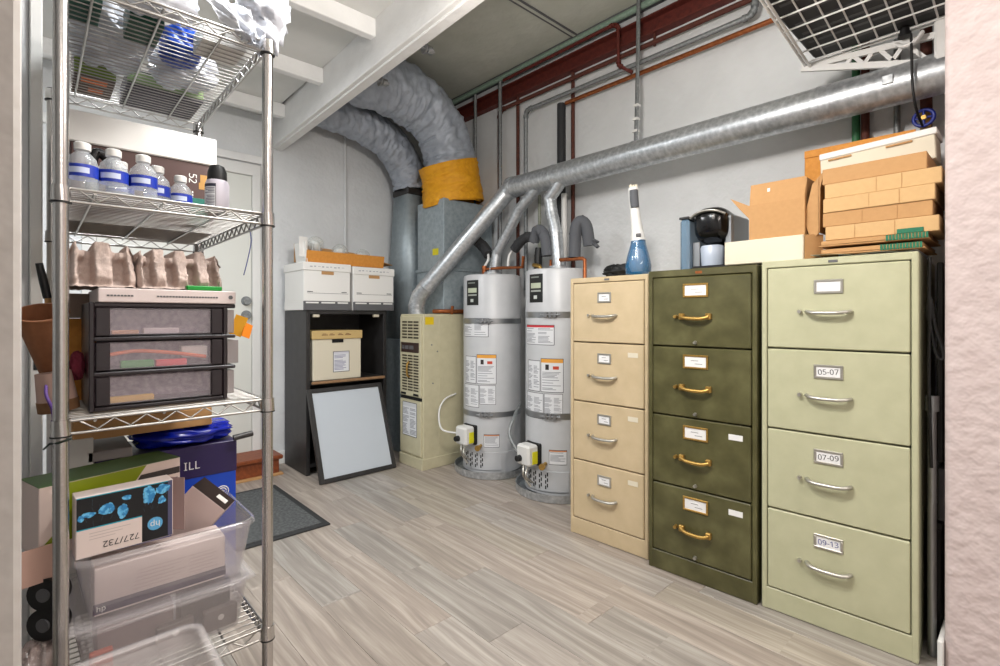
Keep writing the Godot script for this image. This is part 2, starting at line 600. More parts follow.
# ---------------------------------------------------------------- room
func structure():
	var st := S()
	bx(st, Vector3(-1.35, -0.12, -3.95), Vector3(2.8, -0.007, 2.7), 0.0)
	var fl := struct_("floor", st, M.subfloor)
	var rng := RandomNumberGenerator.new()
	rng.seed = 5
	var w := 0.165
	var known := {13: -1.86, 14: -1.478, 15: -1.271, 16: -1.666, 17: -1.105, 18: -1.58, 19: -1.036}
	for k in range(26):
		var x0 := 0.80 + (k - 13) * w
		if x0 < -1.35:
			continue
		var x1 := minf(x0 + w, 2.75)
		if x0 > 2.74:
			continue
		var joint: float = known[k] if known.has(k) else rng.randf_range(-2.0, -0.8)
		var z := joint
		while z > -3.88:
			z -= 1.22
		while z < 2.6:
			var a := maxf(z, -3.9)
			var b := minf(z + 1.22, 2.65)
			if b - a > 0.02:
				st = S()
				bx(st, Vector3(x0 + 0.0004, -0.008, a + 0.0004), Vector3(x1 - 0.0004, 0.0, b - 0.0004), 0.0011)
				part(fl, "plank", st, M.plank[rng.randi() % 6])
			z += 1.22
	# tall ceiling and low deck
	st = S()
	bx(st, Vector3(1.0, 3.0, -3.95), Vector3(2.85, 3.12, 2.7), 0.0)
	var ce := struct_("ceiling", st, M.ceil)
	for dz in [-0.018, 0.018]:
		st = S()
		bx(st, Vector3(1.25, 2.992, -2.125 + dz - 0.006), Vector3(2.66, 3.002, -2.125 + dz + 0.006), 0.001)
		part(ce, "joint_strip", st, M.grey_card)
	st = S()
	bx(st, Vector3(1.25, 2.994, -2.107), Vector3(2.66, 3.002, -2.143), 0.0)
	part(ce, "joint_strip", st, M.ceil)
	st = S()
	bx(st, Vector3(2.66, 2.985, -3.88), Vector3(2.75, 3.002, -0.2), 0.002)
	part(ce, "edge_strip", st, M.grey_card)
	st = S()
	bx(st, Vector3(-1.35, 2.585, -3.95), Vector3(1.25, 2.66, 2.7), 0.0)
	struct_("ceiling", st, M.deck)
	st = S()
	bx(st, Vector3(1.10, 2.6, -3.95), Vector3(1.22, 3.06, 2.7), 0.0)
	struct_("wall_bulkhead", st, M.wall)
	# walls
	st = S()
	bx(st, Vector3(2.75, -0.1, -4.05), Vector3(2.9, 3.1, 2.75), 0.0)
	struct_("wall_right", st, M.wall)
	st = S()
	bx(st, Vector3(-1.45, -0.1, -4.05), Vector3(2.9, 3.1, -3.88), 0.0)
	struct_("wall_back", st, M.wall)
	st = S()
	bx(st, Vector3(-1.45, -0.1, -4.0), Vector3(-1.3, 3.1, 2.75), 0.0)
	struct_("wall_left", st, M.wall)
	st = S()
	bx(st, Vector3(-1.45, -0.1, 2.6), Vector3(2.9, 3.1, 2.75), 0.0)
	struct_("wall_front", st, M.wall)
	# textured wall end on the right with a rounded corner
	st = S()
	var outl := []
	var r := 0.02
	outl.append(Vector2(2.76, -2.62))
	outl.append(Vector2(2.062, -2.62))
	for i in 7:
		var t := PI * 0.5 * i / 6.0
		outl.append(Vector2(2.062 + r - r * cos(t), 0.198 - r + r * sin(t)))
	outl.append(Vector2(2.76, 0.198))
	ext(st, outl, 3.12, Transform3D(Basis(Vector3(1, 0, 0), Vector3(0, 0, -1), Vector3(0, 1, 0)), Vector3(0, 1.5, 0)))
	struct_("wall_near_right", st, M.stucco)
	st = S()
	bx(st, Vector3(-1.35, -0.05, -1.0), Vector3(-0.0145, 2.6, -0.88), 0.006)
	struct_("wall_near_left", st, M.plaster)
	st = S()
	bx(st, Vector3(-1.35, -0.05, -2.10), Vector3(-0.013, 2.6, -1.97), 0.003)
	struct_("wall_mid_left", st, M.wall)
	# baseboards
	st = S()
	bx(st, Vector3(1.2, 0.0, -3.885), Vector3(2.75, 0.095, -3.866), 0.003)
	struct_("baseboard_back", st, M.trim)
	st = S()
	bx(st, Vector3(2.047, 0.0, -0.213), Vector3(2.75, 0.105, -0.1985), 0.003)
	struct_("baseboard_right", st, M.trim)
	# white jamb just beyond the left wall end, with strike plates
	st = S()
	bx(st, Vector3(-0.0125, 0.0, -2.11), Vector3(0.0155, 2.585, -1.955), 0.003)
	var jb := struct_("trim_1", st, M.trim)
	for y in [0.955, 0.28]:
		st = S()
		bx(st, Vector3(-0.004, y, -1.957), Vector3(0.006, y + 0.055, -1.953), 0.001)
		part(jb, "hinge_plate", st, M.rubber)
	# door in the back wall
	st = S()
	bx(st, Vector3(0.27, 0.01, -3.885), Vector3(1.145, 2.12, -3.868), 0.003)
	var d := struct_("door_1", st, M.door)
	for y in [1.218, 1.117]:
		st = S()
		cyl(st, Vector3(1.108, y, -3.868), Vector3(1.108, y, -3.86), 0.034, 0.033, 20)
		cyl(st, Vector3(1.108, y, -3.86), Vector3(1.108, y, -3.835), 0.024, 0.027, 20)
		part(d, "lock", st, M.grey_pipe, "dull metal round lock")
	st = S()
	bx(st, Vector3(0.20, 0, -3.882), Vector3(0.268, 2.2, -3.857), 0.004)
	bx(st, Vector3(1.147, 0, -3.882), Vector3(1.205, 2.2, -3.857), 0.004)
	bx(st, Vector3(0.20, 2.122, -3.883), Vector3(1.205, 2.205, -3.856), 0.004)
	struct_("trim_2", st, M.trim)
	st = S()
	bx(st, Vector3(-1.3, 2.215, -3.882), Vector3(1.22, 2.27, -3.85), 0.004)
	struct_("trim_3", st, M.joist)
	# painted conduit on the back wall
	st = S()
	cyl(st, Vector3(1.862, 1.2, -3.868), Vector3(1.862, 2.6, -3.868), 0.011, 0.011, 10)
	solo("conduit", st, M.wall, "thin painted conduit running up the back wall above the boxes", "pipe")

func mezzanine():
	# beam, a little out of square with the room
	var t := thing("wooden_beam", "long white painted beam carrying the low joists", "beam", Vector3(1.2, 2.3, -3.9))
	var a := Vector3(1.318, 0, -3.88)
	var b := Vector3(1.135, 0, 2.6)
	var ang := atan2(b.x - a.x, b.z - a.z)
	var B := Basis(Vector3.UP, ang)
	var mid := (a + b) * 0.5
	var l := a.distance_to(b)
	var st := S()
	cbox(st, mid + Vector3(-0.004, 2.485, 0), Vector3(0.062, 0.25, l), 0.004, B)
	part(t, "beam_body", st, M.joist)
	st = S()
	cbox(st, mid + B * Vector3(0.018, 0, 0) + Vector3(0, 2.375, 0), Vector3(0.055, 0.05, l), 0.003, B)
	part(t, "bottom_batten", st, M.joist)
	for z in [-2.02, -2.47]:
		var x := lerpf(a.x, b.x, (z - a.z) / (b.z - a.z)) + 0.043
		st = S()
		cyl(st, Vector3(x - 0.02, 2.405, z), Vector3(x + 0.125, 2.405, z), 0.009, 0.009, 10)
		cyl(st, Vector3(x + 0.085, 2.405, z), Vector3(x + 0.112, 2.405, z), 0.02, 0.02, 6)
		cyl(st, Vector3(x + 0.068, 2.405, z), Vector3(x + 0.074, 2.405, z), 0.027, 0.027, 14)
		part(t, "bolt", st, M.steel, "silver bolt end with nut")
	var zs := [-3.595, -2.922, -2.261, -1.6, -0.94, -0.28, 0.38, 1.04, 1.70, 2.36]
	var tell := ["white joist under the low deck, nearest the back wall", "white joist under the low deck, second from the back wall", "white joist under the low deck, third from the back wall", "white joist under the low deck, fourth from the back wall", "white joist under the low deck, fifth from the back wall", "white joist under the low deck, sixth from the back wall", "white joist under the low deck, seventh from the back wall", "white joist under the low deck, eighth from the back wall", "white joist under the low deck, ninth from the back wall", "white joist under the low deck, farthest from the back wall"]
	for i in zs.size():
		var z: float = zs[i]
		var x := lerpf(a.x, b.x, (z - a.z) / (b.z - a.z)) - 0.034
		st = S()
		bx(st, Vector3(-1.3, 2.495, z - 0.024), Vector3(x, 2.585, z + 0.024), 0.003)
		solo("ceiling_joist", st, M.joist, tell[i], "joist", "joists under the low deck")

# ---------------------------------------------------------------- filing cabinets
func filing_cabinets():
	cabinet("filing_cabinet", "tan four drawer metal filing cabinet beside the water heaters", Vector3(2.028, 0, -1.4225), -87.4, 0.435, 1.302, M.tan, M.nickel, "tan")
	cabinet("filing_cabinet", "olive green four drawer filing cabinet with brass handles", Vector3(2.013, 0, -0.957), -86.7, 0.448, 1.308, M.olive, M.brass, "olive")
	cabinet("filing_cabinet", "pale sage four drawer filing cabinet next to the pink wall", Vector3(2.046, 0, -0.489), -87.3, 0.462, 1.317, M.sage, M.nickel, "sage")

func cabinet(called: String, label: String, at: Vector3, turn: float, w: float, h: float, m: Material, metal: Material, kind: String):
	var t := local_thing(called, label, "filing cabinet", at, turn, "filing cabinets")
	var dep := 0.66
	var hw := w / 2
	var fs := 0.018
	var top := 0.026 if kind != "olive" else 0.03
	var base := 0.085
	var st := S()
	# shell: sides, top, back, kick, front frame
	bx(st, Vector3(-hw, 0, -dep), Vector3(-hw + fs, h, 0), 0.003)
	bx(st, Vector3(hw - fs, 0, -dep), Vector3(hw, h, 0), 0.003)
	bx(st, Vector3(-hw + 0.002, h - top, -dep + 0.001), Vector3(hw - 0.002, h, -0.0005), 0.003)
	bx(st, Vector3(-hw + 0.002, 0.002, -dep), Vector3(hw - 0.002, h - 0.002, -dep + 0.01), 0.002)
	bx(st, Vector3(-hw + 0.004, 0.002, -0.02), Vector3(hw - 0.004, base - 0.002, -0.001), 0.002)
	part(t, "body", st, m)
	var n := 4
	var dh := (h - top - base) / n
	for i in n:
		var y0 := base + dh * i
		st = S()
		var g := 0.003
		bx(st, Vector3(-hw + fs + g, y0 + g, -0.4), Vector3(hw - fs - g, y0 + dh - g, 0.001), 0.0035)
		var dr := part(t, "drawer", st, m)
		var fw := w - 2 * fs
		var cx := -fw / 2 + fw * 0.468
		var ly := y0 + dh * (1.0 - (0.255 if kind != "olive" else 0.205))
		var hy := y0 + dh * (1.0 - (0.56 if kind != "olive" else 0.58))
		var lw := 0.088 if kind == "sage" else (0.076 if kind == "tan" else 0.105)
		var lh := 0.05 if kind != "olive" else 0.058
		# card holder
		st = S()
		var e := 0.008
		bx(st, Vector3(cx - lw / 2, ly - lh / 2, 0), Vector3(cx + lw / 2, ly - lh / 2 + e, 0.006), 0.0015)
		bx(st, Vector3(cx - lw / 2, ly + lh / 2 - e, 0), Vector3(cx + lw / 2, ly + lh / 2, 0.006), 0.0015)
		bx(st, Vector3(cx - lw / 2, ly - lh / 2 + e, 0), Vector3(cx - lw / 2 + e, ly + lh / 2 - e, 0.006), 0.0015)
		bx(st, Vector3(cx + lw / 2 - e, ly - lh / 2 + e, 0), Vector3(cx + lw / 2, ly + lh / 2 - e, 0.006), 0.0015)
		part(dr, "card_holder", st, metal)
		st = S()
		bx(st, Vector3(cx - lw / 2 + 0.006, ly - lh / 2 + 0.006, 0.0008), Vector3(cx + lw / 2 - 0.006, ly + lh / 2 - 0.006, 0.003), 0.0005)
		part(dr, "name_card", st, M.paper)
		if kind == "sage" and i < 3:
			var s: String = ["09-13", "07-09", "05-07"][i]
			words(dr, "lettering", s, 0.019, Vector3(cx, ly, 0.0034), Basis(Vector3.BACK, deg_to_rad(4.0)), M.blue_ink if i == 0 else M.ink)
		elif kind != "sage":
			st = S()
			bx(st, Vector3(cx - lw * 0.18, ly + 0.004, 0.003), Vector3(cx + lw * 0.12, ly + 0.006, 0.0034), 0.0)
			bx(st, Vector3(cx - lw * 0.02, ly - 0.009, 0.003), Vector3(cx + lw * 0.28, ly - 0.007, 0.0034), 0.0)
			part(dr, "pencil_note", st, M.grey_card)
		# pull
		st = S()
		if kind == "olive":
			tube(st, curve([Vector3(cx - 0.058, hy + 0.004, 0.014), Vector3(cx - 0.03, hy - 0.004, 0.024), Vector3(cx + 0.03, hy - 0.006, 0.024), Vector3(cx + 0.058, hy + 0.002, 0.014)], 4), 0.0075, 8)
			for s in [-1, 1]:
				cbox(st, Vector3(cx + s * 0.056, hy + 0.003, 0.008), Vector3(0.022, 0.026, 0.018), 0.003)
			cyl(st, Vector3(cx - 0.083, hy + 0.002, 0.0), Vector3(cx - 0.083, hy + 0.002, 0.018), 0.0085, 0.007, 12)
		else:
			tube(st, curve([Vector3(cx - 0.066, hy + 0.004, 0.0), Vector3(cx - 0.056, hy + 0.002, 0.018), Vector3(cx - 0.03, hy - 0.001, 0.026), Vector3(cx + 0.03, hy - 0.001, 0.026), Vector3(cx + 0.056, hy + 0.002, 0.018), Vector3(cx + 0.066, hy + 0.004, 0.0)], 3), 0.0085, 8, 0.8)
			cyl(st, Vector3(cx - 0.088, hy + 0.004, 0.0), Vector3(cx - 0.088, hy + 0.004, 0.014), 0.0075, 0.0065, 12)
		part(dr, "handle", st, metal)
		if kind == "olive":
			st = S()
			cyl(st, Vector3(cx, y0 + dh * 0.065, 0), Vector3(cx, y0 + dh * 0.065, 0.014), 0.008, 0.006, 12)
			part(dr, "button", st, M.nickel)
		# old sticker at the upper right of some drawers
		if (kind == "tan" and i < 3) or (kind == "olive" and i < 2):
			st = S()
			bx(st, Vector3(fw * 0.29, y0 + dh * 0.79, 0.0008), Vector3(fw * 0.42, y0 + dh * 0.865, 0.0022), 0.0005)
			part(dr, "sticker", st, M.cream_card if kind == "tan" else M.paper)
	# lock or maker plate on the top rail
	st = S()
	bx(st, Vector3(-0.014, h - top * 0.72, -0.001), Vector3(0.014, h - top * 0.38, 0.0015), 0.001)
	part(t, "maker_plate", st, M.copper if kind == "olive" else M.grey_card)

# ---------------------------------------------------------------- water heaters
func heaters():
	var specs := [
		{"c": Vector3(2.44, 0, -2.71), "label": "white water heater beside the cream furnace", "face": 133.0},
		{"c": Vector3(2.46, 0, -2.10), "label": "white water heater beside the tan filing cabinet", "face": 139.5},
	]
	var n_plain := notice(96, 112, Color(0.86, 0.87, 0.88), 3, 2)
	var n_warn := notice(96, 128, Color(0.88, 0.62, 0.25), 4, 1, true)
	var n_red := notice(128, 80, Color(0.78, 0.18, 0.22), 5, 2)
	var n_grey := notice(128, 80, Color(0.62, 0.63, 0.65), 6, 2)
	var n_black := notice(64, 96, Color(0.06, 0.07, 0.06), 7, 1, false, Color(0.8, 0.82, 0.78))
	# dark plate with pale panels
	var im := Image.create(64, 96, false, Image.FORMAT_RGB8)
	im.fill(Color(0.07, 0.08, 0.075))
	im.fill_rect(Rect2i(8, 30, 48, 18), Color(0.72, 0.75, 0.66))
	im.fill_rect(Rect2i(8, 54, 48, 6), Color(0.62, 0.64, 0.62))
	im.fill_rect(Rect2i(8, 8, 40, 5), Color(0.5, 0.52, 0.5))
	im.fill_rect(Rect2i(24, 72, 16, 12), Color(0.75, 0.77, 0.75))
	n_black.albedo_texture = ImageTexture.create_from_image(im)
	for k in 2:
		var s: Dictionary = specs[k]
		var c: Vector3 = s.c
		var t := thing("water_heater", s.label, "water heater", c, "water heaters")
		var st := S()
		var R := 0.208
		lathe(st, [Vector2(0, 0.012), Vector2(0.258, 0.012), Vector2(0.264, 0.02), Vector2(0.268, 0.05), Vector2(0.273, 0.052), Vector2(0.273, 0.046), Vector2(0.271, 0.004), Vector2(0.26, 0.0), Vector2(0, 0.0)], c, 40)
		part(t, "drain_pan", st, M.galv)
		st = S()
		lathe(st, [Vector2(0, 0.03), Vector2(R + 0.004, 0.03), Vector2(R + 0.004, 0.17), Vector2(R, 0.172), Vector2(R, 1.385), Vector2(R - 0.006, 1.398), Vector2(R - 0.02, 1.403), Vector2(0, 1.408)], c, 48)
		part(t, "tank", st, M.enamel)
		# seismic straps
		for y in ([1.075, 0.43] if k == 0 else [1.118, 0.505]):
			st = S()
			lathe(st, [Vector2(R, y - 0.018), Vector2(R + 0.003, y - 0.018), Vector2(R + 0.003, y + 0.018), Vector2(R, y + 0.018)], c, 48)
			var fa := deg_to_rad(s.face + 12.0)
			var fd := Vector3(cos(fa), 0, sin(fa))
			var fs := Vector3(-sin(fa), 0, cos(fa))
			for j in 3:
				var q: Vector3 = c + (fd * (R + 0.010) + fs * (0.028 * (j - 1)))
				cbox(st, q + Vector3(0, y, 0), Vector3(0.022, 0.034, 0.02), 0.003, Basis(Vector3.UP, -fa))
			cyl(st, c + fd * (R + 0.016) - fs * 0.06 + Vector3(0, y, 0), c + fd * (R + 0.016) + fs * 0.06 + Vector3(0, y, 0), 0.005, 0.005, 8)
			part(t, "strap", st, M.steel)
		var f: float = s.face
		# angle of a label from its place across the visible tank, -1 left .. 1 right
		var at := func(u: float) -> float: return deg_to_rad(f) - asin(clampf(u, -0.98, 0.98))
		var dy := 0.0 if k == 0 else 0.008
		var lab := func(u0: float, u1: float, y0: float, y1: float, m: Material):
			var q := S()
			wrap_label(q, c, R + 0.0008, at.call(u0), at.call(u1), y0 + dy, y1 + dy)
			part(t, "printed_label", q, m)
		lab.call(-0.84, -0.44, 1.185, 1.36, n_black)
		lab.call(-0.94, -0.10, 0.965 if k == 0 else 0.925, 1.095 if k == 0 else 1.048, n_red if k == 1 else n_grey)
		lab.call(-0.88, -0.52, 0.64, 0.83, n_plain)
		lab.call(-0.50, 0.16, 0.64, 0.845, n_warn)
		lab.call(-0.92, -0.42, 0.475, 0.632, n_plain)
		lab.call(-0.40, 0.14, 0.50, 0.632, n_plain)
		lab.call(-0.26, 0.26, 0.205, 0.295, notice(96, 64, Color(0.78, 0.5, 0.32), 9 + k, 1))
		# burner access guard with slots
		st = S()
		wrap_label(st, c, R + 0.012, at.call(-0.86), at.call(0.30), 0.052, 0.168, 10)
		wrap_label(st, c, R + 0.012, at.call(-0.87), at.call(-0.86), 0.052, 0.168, 1)
		part(t, "burner_guard", st, M.enamel)
		st = S()
		for q in [-0.80, -0.66, -0.50, -0.33]:
			for y in [0.066, 0.099, 0.132]:
				for hh in 2:
					wrap_label(st, c, R + 0.0135, at.call(q + 0.05 * hh - 0.02), at.call(q + 0.05 * hh + 0.012), y + 0.012 * hh, y + 0.012 * hh + 0.022, 1)
		part(t, "guard_slot_shade", st, M.void).set_meta("kind", "stuff")  # dark patches paint the shade inside the guard slots
		# gas valve
		var va: float = at.call(-0.72)
		var vd := Vector3(cos(va), 0, sin(va))
		var vB := Basis(Vector3.UP, -va)
		var vc := c + vd * (R + 0.05) + Vector3(0, 0.285 - (0.0 if k == 0 else 0.02), 0)
		st = S()
		cbox(st, vc, Vector3(0.085, 0.125, 0.115), 0.012, vB)
		var gv := part(t, "gas_valve", st, M.white_plastic)
		st = S()
		cbox(st, vc - vd * 0.052, Vector3(0.03, 0.135, 0.125), 0.006, vB)
		part(gv, "valve_back", st, M.black)
		st = S()
		var vs := vB * Vector3(0, 0, -1)
		cbox(st, vc + vs * 0.057 + vB * Vector3(-0.01, -0.012, 0), Vector3(0.042, 0.075, 0.006), 0.002, vB)
		part(gv, "yellow_tag", st, flat(Color(0.86, 0.84, 0.12), 0.5))
		st = S()
		cyl(st, vc - vs * 0.02 + vd * 0.04 + Vector3(0, -0.02, 0), vc - vs * 0.02 + vd * 0.07 + Vector3(0, -0.02, 0), 0.02, 0.018, 16)
		part(gv, "control_knob", st, M.black)
		st = S()
		tube(st, curve([vc + vd * 0.03 + Vector3(0, -0.06, 0), vc + vd * 0.05 + Vector3(0, -0.10, 0) + vs * 0.02, vc + vd * 0.02 + Vector3(0, -0.14, 0), vc + vd * 0.0 + Vector3(0, -0.19, 0) + vs * 0.03], 5), 0.008, 7)
		tube(st, curve([vc + vd * 0.02 + vs * 0.03 + Vector3(0, -0.06, 0), vc + vd * 0.055 + vs * 0.05 + Vector3(0, -0.11, 0), vc + vd * 0.0 + vs * 0.05 + Vector3(0, -0.16, 0)], 5), 0.006, 7)
		part(gv, "burner_tubing", st, M.nickel)
		# drain cock
		var da: float = at.call(-0.36)
		var dd := Vector3(cos(da), 0, sin(da))
		st = S()
		cyl(st, c + dd * R + Vector3(0, 0.215, 0), c + dd * (R + 0.05) + Vector3(0, 0.21, 0), 0.012, 0.012, 10)
		cyl(st, c + dd * (R + 0.045) + Vector3(0, 0.21, 0), c + dd * (R + 0.062) + Vector3(0, 0.21, 0), 0.02, 0.02, 10)
		part(t, "drain_cock", st, M.brass)
		# white gas line
		st = S()
		var g0 := vc + vd * 0.035 - vs * 0.055 + Vector3(0, 0.01, 0)
		if k == 0:
			tube(st, curve([g0, g0 + Vector3(-0.05, 0.02, -0.10), Vector3(2.14, 0.42, -2.95), Vector3(2.20, 0.50, -2.96), Vector3(2.32, 0.525, -2.985)], 6), 0.0065, 8)
		else:
			tube(st, curve([g0, g0 + Vector3(0.0, 0.10, -0.07), g0 + Vector3(0.08, 0.20, -0.10), Vector3(2.42, 0.515, -2.4)], 6), 0.0105, 8)
		part(t, "gas_hose", st, M.white_plastic if k == 0 else M.grey_pipe)
		# collar on the tank top
		st = S()
		cyl(st, c + Vector3(0, 1.40, 0), c + Vector3(0, 1.43, 0), 0.07, 0.06, 20)
		for j in 3:
			var ja := TAU * j / 3.0 + 0.5
			plain(st, c + Vector3(cos(ja) * 0.05, 1.44, sin(ja) * 0.05), Vector3(0.012, 0.05, 0.004), Basis(Vector3.UP, -ja))
		part(t, "draft_hood", st, M.galv)
	# vent pipes
	var st := S()
	vent(st, [Vector3(2.45, 1.43, -2.70), Vector3(2.46, 1.57, -2.68), Vector3(2.48, 1.72, -2.575), Vector3(2.49, 1.865, -2.475), Vector3(2.50, 1.99, -2.30)], 0.037)
	solo("vent_pipe", st, M.galv, "galvanized vent pipe rising from the heater nearest the furnace", "vent pipe")
	st = S()
	vent(st, [Vector3(2.465, 1.43, -2.10), Vector3(2.475, 1.65, -2.13), Vector3(2.48, 1.80, -2.175), Vector3(2.48, 1.885, -2.19), Vector3(2.49, 1.99, -2.09)], 0.04)
	solo("vent_pipe", st, M.galv, "galvanized vent pipe rising from the heater next to the tan cabinet", "vent pipe")
	# copper runs over the tanks
	st = S()
	tube(st, [Vector3(2.40, 1.41, -2.75), Vector3(2.40, 1.452, -2.75), Vector3(2.43, 1.452, -2.6), Vector3(2.45, 1.445, -2.41), Vector3(2.45, 1.52, -2.40)], 0.012, 8)
	cyl(st, Vector3(2.40, 1.41, -2.75), Vector3(2.40, 1.475, -2.75), 0.018, 0.018, 8)
	solo("copper_pipe", st, M.copper, "copper pipe lying across the top of the heater nearest the furnace", "pipe")
	st = S()
	tube(st, [Vector3(2.45, 1.408, -2.15), Vector3(2.45, 1.468, -2.15), Vector3(2.45, 1.468, -2.10), Vector3(2.45, 1.462, -1.895), Vector3(2.45, 1.45, -1.878), Vector3(2.45, 0.6, -1.878)], 0.0125, 8)
	solo("copper_pipe", st, M.copper, "copper pipe crossing the second heater top and dropping behind the tan cabinet", "pipe")
	st = S()
	tube(st, curve([Vector3(2.70, 1.43, -2.45), Vector3(2.60, 1.47, -2.43), Vector3(2.48, 1.455, -2.33), Vector3(2.46, 1.44, -2.26), Vector3(2.46, 1.409, -2.25)], 4), 0.014, 8)
	solo("copper_pipe", st, M.brass, "brass coloured pipe between the two water heater tops", "pipe")
	# insulated pipes
	insul([Vector3(2.43, 1.735, -2.93), Vector3(2.44, 1.69, -2.90), Vector3(2.45, 1.62, -2.81), Vector3(2.44, 1.56, -2.75)], 0.040, M.rubber, "black insulated pipe elbow left of the first heater vent")
	tail([Vector3(2.44, 1.57, -2.755), Vector3(2.42, 1.52, -2.73), Vector3(2.40, 1.47, -2.75)], "short white hose below the black insulated elbow")
	insul([Vector3(2.46, 1.575, -2.50), Vector3(2.46, 1.63, -2.43), Vector3(2.46, 1.65, -2.36), Vector3(2.47, 1.63, -2.31)], 0.034, M.rubber, "black insulated pipe elbow between the two heaters")
	tail([Vector3(2.46, 1.58, -2.495), Vector3(2.45, 1.54, -2.54), Vector3(2.44, 1.46, -2.545)], "short white hose left of the middle black elbow")
	insul([Vector3(2.46, 1.61, -2.31), Vector3(2.45, 1.675, -2.275), Vector3(2.44, 1.67, -2.225), Vector3(2.43, 1.60, -2.18), Vector3(2.43, 1.50, -2.165)], 0.036, M.foam, "grey insulated pipe bend over the second heater")
	insul([Vector3(2.46, 1.475, -1.965), Vector3(2.46, 1.60, -1.96), Vector3(2.462, 1.67, -1.95), Vector3(2.475, 1.695, -1.925), Vector3(2.495, 1.66, -1.90), Vector3(2.51, 1.545, -1.89)], 0.038, M.foam, "grey insulated pipe hook beside the tan cabinet")
	insul([Vector3(2.50, 1.41, -2.31), Vector3(2.50, 1.50, -2.31), Vector3(2.51, 1.57, -2.31)], 0.026, M.black, "short black insulated stub standing behind the middle elbow")
	var st2 := S()
	var rng := RandomNumberGenerator.new()
	rng.seed = 77
	for i in 14:
		var p := Vector3(2.51, 1.56, -1.885)
		var q := p + Vector3(rng.randf_range(-0.02, 0.03), rng.randf_range(-0.05, 0.02), rng.randf_range(0.02, 0.06))
		tube(st2, [p, p.lerp(q, 0.5) + Vector3(0, 0.012, 0), q], [0.016, 0.013, 0.006], 5)
	solo("pipe_wrap", st2, M.foam, "frayed grey insulation scrap at the end of the grey hook", "insulation")

func vent(st: SurfaceTool, pts: Array, r: float):
	for i in range(pts.size() - 1):
		cyl(st, pts[i], pts[i + 1], r, r, 20)
		var d: Vector3 = (pts[i + 1] - pts[i]).normalized()
		if i > 0:
			cyl(st, pts[i] - d * 0.012, pts[i] + d * 0.012, r * 1.06, r * 1.06, 20)
		var m: Vector3 = pts[i].lerp(pts[i + 1], 0.6)
		cyl(st, m - d * 0.004, m + d * 0.004, r * 1.04, r * 1.04, 20)

func insul(pts: Array, r: float, m: Material, label: String):
	var st := S()
	var p := curve(pts, 5)
	tube(st, p, r, 14)
	for k in [0.25, 0.6]:
		var i := int(k * (p.size() - 1))
		var d: Vector3 = (p[i + 1] - p[i]).normalized()
		cyl(st, p[i] - d * 0.006, p[i] + d * 0.006, r * 1.07, r * 1.07, 14)
	solo("insulated_pipe", st, m, label, "pipe")

func tail(pts: Array, label: String):
	var st := S()
	tube(st, curve(pts, 4), 0.009, 8)
	solo("flexible_hose", st, M.white_plastic, label, "hose")

